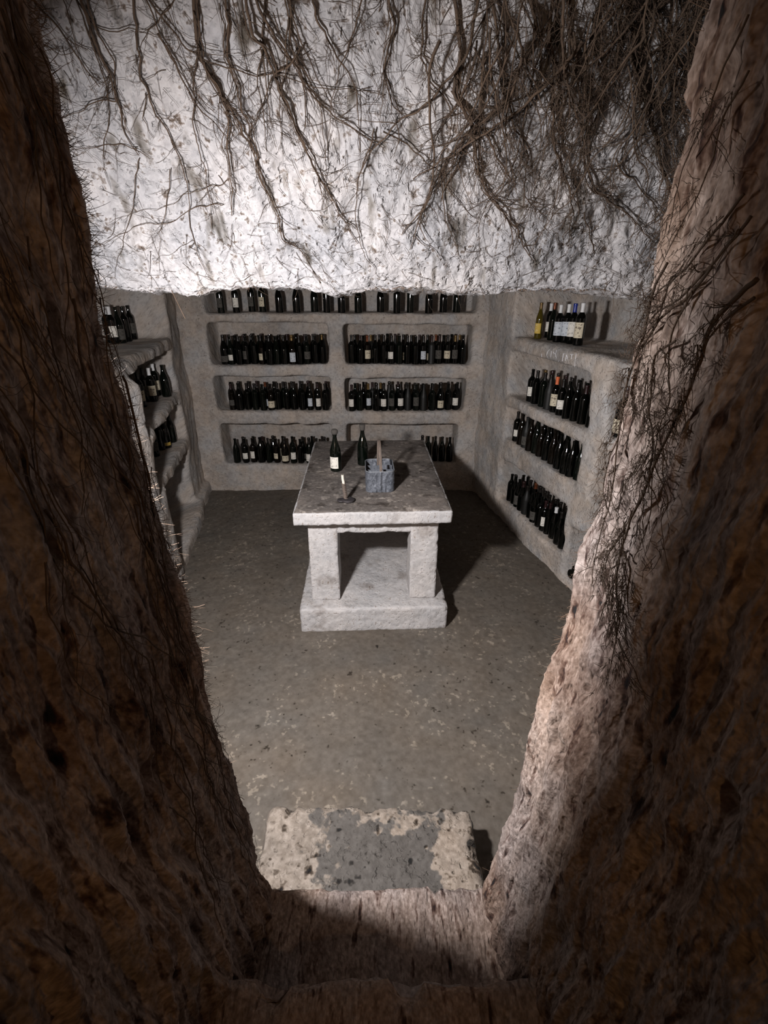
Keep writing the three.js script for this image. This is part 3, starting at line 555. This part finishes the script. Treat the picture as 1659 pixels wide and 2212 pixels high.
// zinc bottle carrier
{
  const w = 0.205, d = 0.29, h = 0.156, R = 0.042, c = top(817, 1064);
  const g = thing('bottle_carrier', 'dented zinc six-bottle carrier with rusty strap handle on the stone table', 'carrier', [c.x + 0.008, tableTopY + 0.001, c.z - d / 2], 0.05);
  // rounded-rectangle outline
  const outline = []; const seg = 9, side = 44;
  const corners = [[w / 2 - R, d / 2 - R, 0], [-w / 2 + R, d / 2 - R, 1], [-w / 2 + R, -d / 2 + R, 2], [w / 2 - R, -d / 2 + R, 3]];
  corners.forEach(([cx, cz, k], q) => {
    for (let i = 0; i <= seg; i++) { const th = (k + i / seg) * Math.PI / 2; outline.push([cx + R * Math.cos(th), cz + R * Math.sin(th), Math.cos(th), Math.sin(th)]); }
    const nx = corners[(q + 1) % 4], th = (k + 1) * Math.PI / 2, p0 = [cx + R * Math.cos(th), cz + R * Math.sin(th)], p1 = [nx[0] + R * Math.cos(th), nx[1] + R * Math.sin(th)];
    for (let i = 1; i < side; i++) outline.push([lerp(p0[0], p1[0], i / side), lerp(p0[1], p1[1], i / side), Math.cos(th), Math.sin(th)]);
  });
  const n = outline.length, rows = 14, pos = [], uv = [], idx = [];
  let run = 0;
  for (let i = 0; i <= n; i++) {
    const [x, z, nx, nz] = outline[i % n]; if (i) { const q = outline[i - 1]; run += Math.hypot(x - q[0], z - q[1]); }
    for (let j = 0; j <= rows; j++) {
      const y = h * j / rows; let o = 0.008 * fbm3(x * 24, y * 24, z * 24, 2);
      const front = Math.abs(nz) > 0.9; if (front) { o += 0.0045 * Math.exp(-Math.pow(x / 0.0075, 2)) - 0.005 * Math.exp(-Math.pow((Math.abs(x) - 0.017) / 0.008, 2)); o -= 0.006 * Math.pow(Math.sin(Math.PI * clamp(y / h, 0, 1)), 2) * Math.pow(Math.sin(Math.PI * clamp(Math.abs(x) / (w / 2), 0, 1)), 2); o += 0.003 * Math.exp(-Math.pow((y - 0.034 - 0.006 * Math.sin(x * 60)) / 0.005, 2)); }
      if (j === rows) o = 0;
      pos.push(x + nx * o, y, z + nz * o); uv.push(run, y);
    }
  }
  for (let i = 0; i < n; i++) for (let j = 0; j < rows; j++) { const a = i * (rows + 1) + j, b = a + 1, e = a + rows + 1, f = e + 1; idx.push(a, b, e, b, f, e); }
  mesh('body', makeGeo(pos, idx, uv), M.zinc, g);
  const pl = outline.map(([x, z]) => new THREE.Vector2(x, z)), bot = new THREE.ShapeGeometry(new THREE.Shape(pl)); bot.rotateX(Math.PI / 2); bot.translate(0, 0.004, 0); mesh('bottom', bot, M.zinc, g);
  const loop = new THREE.CatmullRomCurve3(outline.filter((_, i) => i % 3 === 0).map(([x, z]) => new THREE.Vector3(x, h, z)), true);
  mesh('rim', new THREE.TubeGeometry(loop, 120, 0.0032, 6, true), M.zincRim, g);
  const dv = (ww, x, z, rot) => { const p = new THREE.BoxGeometry(ww, h * 0.86, 0.0016, 10, 4, 1), q = p.attributes.position; for (let i = 0; i < q.count; i++) q.setZ(i, q.getZ(i) + 0.004 * n3(q.getX(i) * 14, q.getY(i) * 12, x * 9 + z * 9 + rot)); p.computeVertexNormals(); const m = mesh('divider', p, M.zinc, g); m.position.set(x, h * 0.43 + 0.006, z); m.rotation.y = rot; };
  dv(d - 0.016, 0, 0, Math.PI / 2); dv(w - 0.014, 0, -d / 6, 0); dv(w - 0.014, 0, d / 6, 0);
  // strap handle: a flat bar standing on the long divider
  const strap = (pts, wd, th) => { const cu = new THREE.CatmullRomCurve3(pts.map((p) => new THREE.Vector3(...p)), false, 'centripetal'), N = 40, P = [], I = [], U = [];
    for (let i = 0; i <= N; i++) { const p = cu.getPoint(i / N), t = cu.getTangent(i / N), s = new THREE.Vector3(1, 0, 0), b = new THREE.Vector3().crossVectors(t, s).normalize(); for (const [sx, sb] of [[1, 1], [-1, 1], [-1, -1], [1, -1]]) { P.push(p.x + s.x * sx * wd / 2 + b.x * sb * th / 2, p.y + b.y * sb * th / 2 + s.y * sx * wd / 2, p.z + b.z * sb * th / 2); U.push(sx * 0.1 + sb * 0.03, i * 0.02); } }
    for (let i = 0; i < N; i++) for (let k = 0; k < 4; k++) { const a = i * 4 + k, b = i * 4 + (k + 1) % 4; I.push(a, b, a + 4, b, b + 4, a + 4); }
    I.push(0, 2, 1, 0, 3, 2, N * 4, N * 4 + 1, N * 4 + 2, N * 4, N * 4 + 2, N * 4 + 3); return makeGeo(P, I, U); };
  mesh('handle', strap([[0.006, 0.02, d / 2 - 0.012], [0.006, 0.15, d / 2 - 0.014], [0.004, 0.2, d / 2 - 0.03], [0.002, 0.27, d / 2 - 0.05], [0.0, 0.318, d / 2 - 0.085], [-0.002, 0.345, 0.0], [-0.004, 0.33, -d / 6], [-0.006, 0.25, -d / 4], [-0.006, 0.15, -d / 4 - 0.01], [-0.006, 0.02, -d / 4 - 0.01]], 0.019, 0.005), M.rust, g).userData.label = 'rusty flat strap handle';
}
// spiral candlestick
{
  const c = top(748, 1082), g = thing('candlestick', 'iron spiral candlestick with a white candle stub on the stone table', 'candlestick', [c.x, tableTopY + 0.001, c.z], 0.2);
  const lobe = (x, z, r, h) => { const q = lathe([[0, 0], [r * 0.86, 0], [r * 0.98, h * 0.25], [r, h * 0.55], [r * 0.9, h * 0.9], [r * 0.6, h], [0, h * 1.02]], 26); q.translate(x, 0, z); return q; };
  mesh('base', mergeGeometries([lobe(0.012, 0.008, 0.046, 0.019), lobe(-0.034, 0.0, 0.03, 0.015)]), M.iron, g);
  const P = []; for (let i = 0; i <= 180; i++) { const t = i / 180, th = t * 9 * Math.PI * 2; P.push(new THREE.Vector3(-0.002 + 0.0118 * Math.cos(th) - 0.012 * t, 0.018 + t * 0.118, 0.0118 * Math.sin(th))); }
  mesh('spiral', new THREE.TubeGeometry(new THREE.CatmullRomCurve3(P), 360, 0.004, 6), M.rust, g).userData.label = 'rusty iron wire spiral';
  const lean = (geo, y0) => { const q = geo.attributes.position; for (let i = 0; i < q.count; i++) { const y = q.getY(i) + y0; q.setXYZ(i, q.getX(i) - 0.002 - 0.10 * y + 0.0012 * n2(y * 40, 3), y, q.getZ(i)); } geo.computeVertexNormals(); return geo; };
  mesh('stem', lean(new THREE.CylinderGeometry(0.0085, 0.0095, 0.12, 14, 6), 0.075), M.rust, g);
  const cm = mesh('candle', lean(new THREE.CylinderGeometry(0.0088, 0.0096, 0.062, 16, 4), 0.160), M.wax, g); cm.userData.label = 'white candle stub';
  mesh('wick', lean(new THREE.CylinderGeometry(0.0012, 0.0012, 0.009, 6), 0.194), M.iron, cm);
}
// the floodlight and the stair bulb
{
  const g = thing('floodlight', 'small floodlight bracketed to the rock beside the doorway', 'lamp', LAMP.toArray());
  g.lookAt(AIM);
  const body = new THREE.BoxGeometry(0.19, 0.13, 0.05); body.translate(0, 0, -0.034); mesh('housing', body, M.housing, g);
  const face = new THREE.BoxGeometry(0.16, 0.1, 0.004); face.translate(0, 0, -0.006); mesh('lens', face, M.lampFace, g);
  const br = new THREE.CylinderGeometry(0.009, 0.009, 0.14, 10); br.rotateX(Math.PI / 2); br.translate(0, -0.02, -0.12); mesh('bracket', br, M.housing, g);
  const b = thing('stair_bulb', 'bare warm bulb hanging under the stair roof', 'lamp', [BULB.x, BULB.y, BULB.z]);
  mesh('bulb', new THREE.SphereGeometry(0.035, 20, 14), M.bulbGlass, b);
  const so = new THREE.CylinderGeometry(0.018, 0.02, 0.05, 14); so.translate(0, 0.055, 0); mesh('socket', so, M.housing, b);
  const co = new THREE.CylinderGeometry(0.003, 0.003, 0.8, 6); co.translate(0, 0.48, 0); mesh('cord', co, M.housing, b);
}

// ------------------------------------------------------------------ roots
class Tubes {
  constructor() { this.p = []; this.i = []; this.u = []; }
  add(pts, r0, r1, sides) {
    const n = pts.length; if (n < 2) return; const base = this.p.length / 3; let up = [0.31, 0.2, 0.93], len = 0;
    for (let k = 0; k < n; k++) {
      const a = pts[Math.max(0, k - 1)], b = pts[Math.min(n - 1, k + 1)]; let tx = b[0] - a[0], ty = b[1] - a[1], tz = b[2] - a[2]; const L = Math.hypot(tx, ty, tz) || 1; tx /= L; ty /= L; tz /= L;
      const dt = up[0] * tx + up[1] * ty + up[2] * tz; let ux = up[0] - dt * tx, uy = up[1] - dt * ty, uz = up[2] - dt * tz; const m = Math.hypot(ux, uy, uz) || 1; ux /= m; uy /= m; uz /= m;
      const vx = ty * uz - tz * uy, vy = tz * ux - tx * uz, vz = tx * uy - ty * ux, r = lerp(r0, r1, k / (n - 1));
      for (let s = 0; s < sides; s++) { const th = s / sides * Math.PI * 2, c = Math.cos(th) * r, d = Math.sin(th) * r; this.p.push(pts[k][0] + ux * c + vx * d, pts[k][1] + uy * c + vy * d, pts[k][2] + uz * c + vz * d); this.u.push(s / sides, len * 4); }
      len += L * 0.5; up = [ux, uy, uz];
    }
    for (let k = 0; k < n - 1; k++) for (let s = 0; s < sides; s++) { const a = base + k * sides + s, b = base + k * sides + (s + 1) % sides; this.i.push(a, a + sides, b, b, a + sides, b + sides); }
    const a0 = base, e0 = base + (n - 1) * sides; for (let s = 1; s < sides - 1; s++) { this.i.push(a0, a0 + s, a0 + s + 1); this.i.push(e0, e0 + s + 1, e0 + s); }
  }
  geo() { return makeGeo(this.p, this.i, this.u); }
}
// surfaces to creep on: (a, b) -> point, b is the downhill-negative coordinate
const FACE = (a, b, off) => faceAt(a, b, off + 0.05 * fbm2(a * 1.4 + 5, (1.62 - b) * 1.4, 3));
function onFace(px, py) {            // image direction -> (x, s) on the pale face
  const d = ray(px, py), c = [0, 2.3, LIPZ], t = ((c[1] - EYE) * OUTN[1] + c[2] * OUTN[2]) / (d[1] * OUTN[1] + d[2] * OUTN[2]), y = EYE + t * d[1], z = t * d[2];
  return [t * d[0], (y - 2.3) * UPS[1] + (z - LIPZ) * UPS[2]];
}
function walk(surf, a, b, ang, len, step, wig, r, off0, off1) {
  const pts = [], n = Math.max(3, Math.round(len / step)), ph = r() * 50; let d = ang;
  for (let k = 0; k <= n; k++) { pts.push([a, b, lerp(off0, off1, k / n) + 0.006 * (1 + n2(k * step * 9, ph))]); d += (r() - 0.5) * wig; d += (ang - d) * 0.06; a += Math.sin(d) * step; b -= Math.cos(d) * step; }
  return pts;
}
const lay = (surf, pts) => pts.map(([a, b, o]) => surf(a, b, o));
// twigs off a laid-out path (a, b, off)
function twigs(T, surf, path, r0, count, lenRange, r, side, depth) {
  for (let k = 0; k < count; k++) {
    const i = Math.floor(lerp(0.08, 0.98, r()) * (path.length - 1)), [a, b, o] = path[i], [a2, b2] = path[Math.min(path.length - 1, i + 1)];
    const dir = Math.atan2(a2 - a, b - b2), an = dir + (r() < 0.5 ? -1 : 1) * lerp(0.2, 1.1, r()), L = lerp(lenRange[0], lenRange[1], r() * r());
    const p = walk(surf, a, b, an, L, Math.max(0.006, L / 14), 0.55, r, o, Math.max(0.002, o + (r() - 0.45) * side));
    const rr = Math.max(0.0006, r0 * lerp(0.2, 0.5, r()));
    T.add(lay(surf, p), rr, rr * 0.35, 3);
    if (depth > 0) twigs(T, surf, p, rr, 3 + Math.floor(r() * 4), [lenRange[0] * 0.4, lenRange[1] * 0.35], r, side * 0.6, depth - 1);
  }
}
function spline(ctrl, n, jit, r) {
  const c = new THREE.CatmullRomCurve3(ctrl.map(([x, y, z]) => new THREE.Vector3(x, y, z)), false, 'centripetal'), out = [];
  const ph = r() * 90; for (let k = 0; k <= n; k++) { const p = c.getPoint(k / n); out.push([p.x + jit * fbm2(k * 0.16, ph, 2), p.y + jit * 0.5 * fbm2(k * 0.16, ph + 30, 2), p.z]); } return out;
}
{
  const r = mulberry(701), T0 = (l, ox) => l.map(([x, y]) => [ox + x / 2, y / 2]);
  const mains = [
    [T0([[330, -80], [370, 20], [405, 140], [440, 250], [475, 350], [505, 440], [545, 560], [600, 670]], 0), 0.0075],
    [T0([[360, -60], [420, 110], [470, 210], [490, 260], [495, 380], [530, 500], [570, 610]], 0), 0.005],
    [T0([[570, -80], [585, 100], [600, 250], [612, 360], [640, 420], [690, 520], [740, 620], [790, 720], [810, 860], [830, 1000], [880, 1120], [915, 1215]], 0), 0.0055],
    [T0([[630, 420], [625, 500], [650, 560], [665, 600]], 0), 0.0028],
    [T0([[845, -80], [850, 120], [872, 250], [930, 360], [970, 440], [990, 540], [990, 660], [1012, 800], [1010, 930]], 0), 0.0085],
    [T0([[865, -80], [855, 200], [840, 380], [845, 560], [880, 680], [905, 800], [915, 1010]], 0), 0.005],
    [T0([[1075, -60], [1100, 120], [1150, 240], [1200, 370], [1250, 480], [1300, 590], [1350, 690], [1400, 780], [1460, 890], [1500, 980], [1540, 1050]], 0), 0.0075],
    [T0([[1105, 0], [1190, 150], [1280, 280], [1350, 400], [1430, 480], [1540, 560], [1660, 640]], 0), 0.0065],
    [T0([[620, -40], [700, 80], [800, 200], [880, 265], [985, 290], [1110, 330], [1310, 350], [1500, 390], [1660, 410]], 0), 0.0045],
    [T0([[985, -60], [990, 150], [1005, 300], [1050, 460], [1085, 600], [1130, 760], [1190, 900], [1215, 1010]], 0), 0.006],
    [T0([[890, 300], [1000, 480], [1060, 580], [1110, 680], [1140, 790], [1200, 900], [1220, 1020], [1290, 1090], [1380, 1220]], 0), 0.006],
    [T0([[780, -40], [735, 60], [680, 120], [620, 210], [590, 300]], 0), 0.003],
    [T0([[300, -30], [400, 100], [540, 140], [640, 170], [745, 190]], 0), 0.0032],
    [T0([[500, 440], [430, 460], [370, 490], [270, 520]], 0), 0.0035],
    [T0([[590, 640], [470, 640], [330, 640], [250, 600]], 0), 0.0026],
    [T0([[600, 690], [580, 880], [540, 1040], [500, 1200]], 0), 0.0026],
    [T0([[740, 740], [710, 950], [690, 1050], [690, 1190]], 0), 0.0026],
    [T0([[990, 780], [870, 830], [720, 890], [480, 970]], 0), 0.0024],
    [T0([[960, 880], [700, 960], [540, 1010], [400, 1070]], 0), 0.0024],
    [T0([[1160, -60], [1150, 160], [1130, 330], [1140, 500], [1150, 660]], 0), 0.005],
    [T0([[1240, -60], [1260, 120], [1300, 260], [1370, 420], [1400, 640], [1395, 900]], 0), 0.0045],
    [T0([[1330, -60], [1380, 80], [1430, 200], [1520, 330], [1550, 480], [1550, 660]], 0), 0.0055],
    [T0([[1600, -60], [1540, 90], [1500, 220], [1450, 330], [1430, 480], [1420, 640]], 0), 0.004],
    [T0([[1620, 560], [1540, 820], [1560, 1050], [1640, 1200]], 0), 0.004],
    [T0([[0, 560], [100, 640], [180, 700], [250, 760], [330, 880], [420, 940]], 830), 0.004],
    [T0([[20, -60], [40, 150], [0, 300], [50, 460], [100, 520]], 830), 0.006],
    [T0([[290, -60], [320, 200], [310, 400], [380, 530], [400, 680], [440, 800], [500, 890], [560, 950], [600, 1040], [640, 1110]], 830), 0.009],
    [T0([[640, -40], [640, 160], [560, 300], [500, 420], [400, 510], [310, 620], [250, 740], [160, 900], [110, 1060]], 830), 0.008],
    [T0([[725, -60], [720, 300], [720, 500], [750, 680], [790, 760], [800, 900], [800, 990]], 830), 0.008],
    [T0([[1050, -60], [1100, 350], [1140, 480], [1170, 640], [1220, 780], [1250, 860]], 830), 0.012],
    [T0([[1130, 0], [1110, 330], [1140, 420], [1230, 440], [1260, 470]], 830), 0.007],
    [T0([[850, 640], [900, 780], [1000, 880], [1100, 960], [1190, 1030]], 830), 0.006],
    [T0([[420, 530], [480, 650], [530, 740], [520, 860]], 830), 0.006],
    [T0([[980, 670], [1060, 760], [1160, 850], [1230, 890]], 830), 0.005],
    [T0([[800, -60], [810, 150], [860, 330], [880, 480], [840, 620], [790, 800]], 830), 0.007],
    [T0([[960, -60], [900, 150], [940, 350], [880, 560], [850, 660]], 830), 0.008],
    [T0([[460, -60], [480, 150], [500, 300], [560, 520], [610, 640], [600, 800], [640, 900]], 830), 0.006],
    [T0([[200, -60], [160, 200], [190, 330], [290, 460], [270, 600], [180, 800]], 830), 0.005],
    [T0([[250, 750], [260, 900], [300, 1010], [330, 1090]], 830), 0.004],
    [T0([[860, 900], [900, 1040], [930, 1160]], 830), 0.004],
    [T0([[400, 530], [300, 690], [240, 800], [170, 900]], 830), 0.004],
    [T0([[1180, 120], [1260, 270], [1340, 290], [1390, 400]], 830), 0.006],
  ];
  const G = 'roots hanging over the pale rock face';
  const rank = mains.map((m, i) => i).sort((i, j) => mains[i][0][0][0] - mains[j][0][0][0]);
  mains.forEach(([px, rad0], k) => {
    const rad = rad0 * 0.72;
    const ctrl = px.map(([x, y], i) => { const [a, s] = onFace(x, y); return [a, s, 0.004 + rad + (i < px.length - 1 ? 0.02 * r() : 0)]; });
    let len = 0; for (let i = 1; i < ctrl.length; i++) len += Math.hypot(ctrl[i][0] - ctrl[i - 1][0], ctrl[i][1] - ctrl[i - 1][1]);
    const path = spline(ctrl, Math.max(12, Math.round(len / 0.018)), 0.016, r), T = new Tubes(), B = new Tubes();
    T.add(lay(FACE, path), rad, rad * 0.28, 6);
    if (rad > 0.004) for (let q = 0; q < 3; q++) { const sub = path.slice(Math.floor(r() * path.length * 0.3)).map(([a, b, o], i) => [a + 0.02 * n2(i * 0.09, q * 9 + k), b, o + 0.008 * n2(i * 0.11, q * 7 + k * 3)]); T.add(lay(FACE, sub.slice(0, Math.floor(sub.length * lerp(0.5, 1, r())))), rad * 0.45, rad * 0.18, 4); }
    twigs(B, FACE, path, rad, Math.round(len * (px[0][0] > 830 ? 30 : 15)), [0.03, px[0][0] > 830 ? 0.26 : 0.2], r, 0.03, 1);
    const o = thing('hanging_root', k === 0 ? 'thick knotty root crossing the upper left of the pale rock face' : `brown root creeping over the pale rock face, ${ORDN(rank.indexOf(k))} from left where it starts`, 'root', [0, 0, 0], 0, k === 0 ? null : G);
    mesh('root', T.geo(), M.root, o); mesh('rootlets', B.geo(), M.root, o).userData.kind = 'stuff';
  });
  // the matted curtain of roots at the upper right, hanging free in front of the face
  for (let k = 0; k < 150; k++) {
    const u = r(), a = u < 0.86 ? lerp(0.0, 1.05, Math.sqrt(r())) : lerp(-1.2, 0.2, r()), s = lerp(0.8, 1.25, r()), L = lerp(0.2, u < 0.86 ? 0.75 : 0.5, r()), off = u < 0.86 ? lerp(0.01, 0.2, r() * r()) : 0.02, rad = lerp(0.002, 0.007, r() * r());
    const p = walk(FACE, a, s, lerp(-0.4, 0.55, r()), L, 0.02, 0.5, r, off, off * lerp(0.1, 0.9, r())), T = new Tubes(), B = new Tubes();
    T.add(lay(FACE, p), rad, rad * 0.3, 5); twigs(B, FACE, p, rad, 9, [0.03, 0.22], r, 0.08, 1);
    const o = thing('curtain_root', 'dark root in the tangled curtain above the pale rock face', 'root', [0, 0, 0], 0, 'tangled roots at the upper right');
    mesh('root', T.geo(), M.root, o); mesh('rootlets', B.geo(), M.root, o).userData.kind = 'stuff';
  }
  // hair-fine rootlets creeping over the face, and pale hairs along its lip
  const H = new Tubes();
  for (let k = 0; k < 1150; k++) { const a = lerp(-1.6, 1.45, Math.pow(r(), 0.55)), s = lerp(0.0, 1.05, r()); H.add(lay(FACE, walk(FACE, a, s, (r() < 0.3 ? (r() < 0.5 ? -1.4 : 1.4) : 0.35) + (r() - 0.5) * 1.2, lerp(0.04, 0.3, r() * r()), 0.016, 0.6, r, 0.003, 0.003)), lerp(0.0006, 0.0015, r()), 0.0004, 3); }
  tag(mesh('fine_rootlets', H.geo(), M.root), 'hair-fine rootlets webbing the pale rock face', 'rootlets', null, 'stuff');
  const L = new Tubes();
  for (let k = 0; k < 420; k++) { const x = lerp(-1.5, 1.5, r()), n = 1 + Math.floor(r() * 3); for (let q = 0; q < n; q++) { const y = lipY(x) - 0.005, z = LIPZ - 0.01, pts = []; let p = [x, y, z], d = [(r() - 0.5) * 1.6, -0.5 - r() * 0.4, (r() - 0.2) * 0.6]; const l = lerp(0.006, 0.03, r() * r()); for (let i = 0; i < 5; i++) { pts.push(p.slice()); p = [p[0] + d[0] * l / 4, p[1] + d[1] * l / 4, p[2] + d[2] * l / 4]; d = d.map((v) => v + (r() - 0.5) * 0.5); } L.add(pts, 0.0008, 0.0004, 3); } }
  { const pts = []; let p = [-0.995, lipY(-0.995), LIPZ - 0.01]; for (let i = 0; i < 12; i++) { pts.push(p.slice()); p = [p[0] + 0.0048, p[1] - 0.0135, p[2]]; } L.add(pts, 0.0012, 0.0012, 4); }
  tag(mesh('lip_hairs', L.geo(), M.hair), 'pale root hairs fringing the lip of the rock face', 'root hairs', null, 'stuff');
}
console.log('face roots');
// roots on the stair jambs
{
  const r = mulberry(801);
  const RJ = SURF_R, LJ = SURF_L;
  const onJamb = (px, py, xs) => { const d = ray(px, py); let t = 1; for (let k = 0; k < 30; k++) { const y = EYE + t * d[1]; t = xs(y) / d[0]; } return [Math.max(JZ + 0.02, t * d[2]), EYE + t * d[1]]; };
  const C = (l) => l.map(([x, y]) => [1160 + 0.407 * x, 600 + 0.407 * y]);
  const mains = [
    [C([[1250, 0], [1130, 120], [1000, 260], [960, 400], [915, 530], [870, 660], [800, 790], [700, 1030], [640, 1170], [560, 1330], [510, 1480], [490, 1620], [510, 1790], [500, 1930]]), 0.0062, 70, 'long thick root hanging down the right rock jamb'],
    [C([[760, -80], [680, 80], [620, 300], [560, 440], [510, 620], [490, 740], [460, 950], [430, 1180], [400, 1290], [350, 1470], [325, 1640]]), 0.0045, 46, 'root hanging along the lit edge of the right rock jamb'],
    [C([[1010, -60], [880, 90], [740, 200], [650, 300], [560, 440], [520, 560], [500, 700], [470, 860], [420, 960], [385, 1130], [430, 1260]]), 0.0042, 40],
    [C([[1226, 100], [1060, 250], [980, 330], [960, 400]]), 0.004, 10],
    [C([[900, 60], [780, 300], [770, 500], [770, 660], [720, 800], [690, 1000], [690, 1300], [600, 1500]]), 0.0032, 34],
    [C([[800, 330], [690, 420], [670, 520], [668, 640], [650, 700], [680, 820], [680, 1000], [650, 1150], [560, 1280], [470, 1400], [400, 1480], [380, 1600]]), 0.0036, 46],
    [C([[660, 930], [620, 1000], [570, 1060]]), 0.003, 14],
    [C([[640, 480], [620, 600], [600, 700], [590, 830]]), 0.0026, 12],
    [C([[560, 1330], [450, 1420], [400, 1530], [420, 1650], [360, 1840]]), 0.0034, 30],
    [C([[520, 1450], [590, 1560], [580, 1700], [600, 1790]]), 0.0034, 34],
    [C([[510, 1800], [450, 2040], [405, 2150]]), 0.0024, 10],
    [C([[505, 1930], [550, 2020], [545, 2100]]), 0.0022, 8],
    [C([[505, 1920], [590, 2050], [640, 2200]]), 0.0024, 8],
    [C([[700, 1000], [780, 1180], [760, 1300], [820, 1560]]), 0.0018, 8],
    [[[1659, 150], [1600, 260], [1560, 380], [1510, 470], [1440, 600]], 0.003, 14],
    [[[1659, 30], [1600, 150], [1560, 250], [1520, 330], [1490, 420], [1470, 510]], 0.0028, 14],
    [[[1640, 420], [1560, 520], [1500, 590], [1440, 640], [1400, 700]], 0.004, 18],
    [[[1659, 470], [1580, 560], [1500, 640], [1440, 680], [1395, 740]], 0.0045, 20],
  ];
  mains.forEach(([px, rad, tw, label], k) => {
    const ctrl = px.map(([x, y]) => { const [z, h] = onJamb(x, y, jambR); return [z, h, 0.006 + rad]; });
    let len = 0; for (let i = 1; i < ctrl.length; i++) len += Math.hypot(ctrl[i][0] - ctrl[i - 1][0], ctrl[i][1] - ctrl[i - 1][1]);
    const path = spline(ctrl, Math.max(10, Math.round(len / 0.009)), 0.006, r), T = new Tubes(), B = new Tubes();
    T.add(lay(RJ, path), rad * 0.55, rad * 0.2, 6); twigs(B, RJ, path, rad * 0.55, tw, [0.015, 0.11], r, 0.03, 1);
    const o = thing('jamb_root', label || 'thin branching root on the right rock jamb', 'root', [0, 0, 0], 0, label ? null : 'roots on the right rock jamb');
    mesh('root', T.geo(), M.root, o); mesh('rootlets', B.geo(), M.root, o).userData.kind = 'stuff';
  });
  for (let k = 0; k < 70; k++) {
    const z = lerp(-0.5, -0.97, Math.sqrt(r())), y = lerp(1.2, 3.2, r()), rad = lerp(0.0011, 0.0032, r() * r()), p = walk(LJ, z, y, -0.12 + (r() - 0.5) * 0.5, lerp(0.25, 0.8, r()), 0.012, 0.34, r, 0.004, 0.004).filter(([a]) => a > JZ + 0.05), T = new Tubes(), B = new Tubes();
    if (p.length < 8) continue;
    T.add(lay(LJ, p), rad, rad * 0.4, 5); twigs(B, LJ, p, rad, 14, [0.02, 0.16], r, 0.01, 0);
    const o = thing('creeping_root', 'dark root creeping down the shadowed left rock jamb', 'root', [0, 0, 0], 0, 'roots on the left rock jamb'); mesh('root', T.geo(), M.root, o); mesh('rootlets', B.geo(), M.root, o).userData.kind = 'stuff';
  }
  // rim of root hairs along both edges
  const H = new Tubes();
  for (let k = 0; k < 2300; k++) {
    const y = lerp(0.5, 3.15, Math.pow(r(), 0.7)), left = r() < 0.72, zz = JZ + 0.002 + r() * 0.05, q0 = (left ? LJ : RJ)(zz, y, 0, true), x0 = q0[0], sg = left ? 1 : -1; if ((!left && y < 1.5 && r() < 0.8) || (left && y < 1.3 && r() < 0.85)) continue;
    let p = [x0, y, q0[2]], d = [sg * (0.5 + r() * 0.6), (r() - 0.55) * 1.4, (r() - 0.6) * 0.7]; const l = lerp(0.015, 0.06, r() * r() * r()), pts = [];
    for (let i = 0; i < 6; i++) { pts.push(p.slice()); p = [p[0] + d[0] * l / 5, p[1] + d[1] * l / 5, p[2] + d[2] * l / 5]; d = d.map((v) => v + (r() - 0.5) * 0.35); }
    H.add(pts, 0.0006, 0.0003, 3);
  }
  tag(mesh('jamb_hairs', H.geo(), M.hair), 'root hairs bristling along the edges of the rock jambs', 'root hairs', null, 'stuff');
}
console.log('done');
renderer.render(scene, camera);
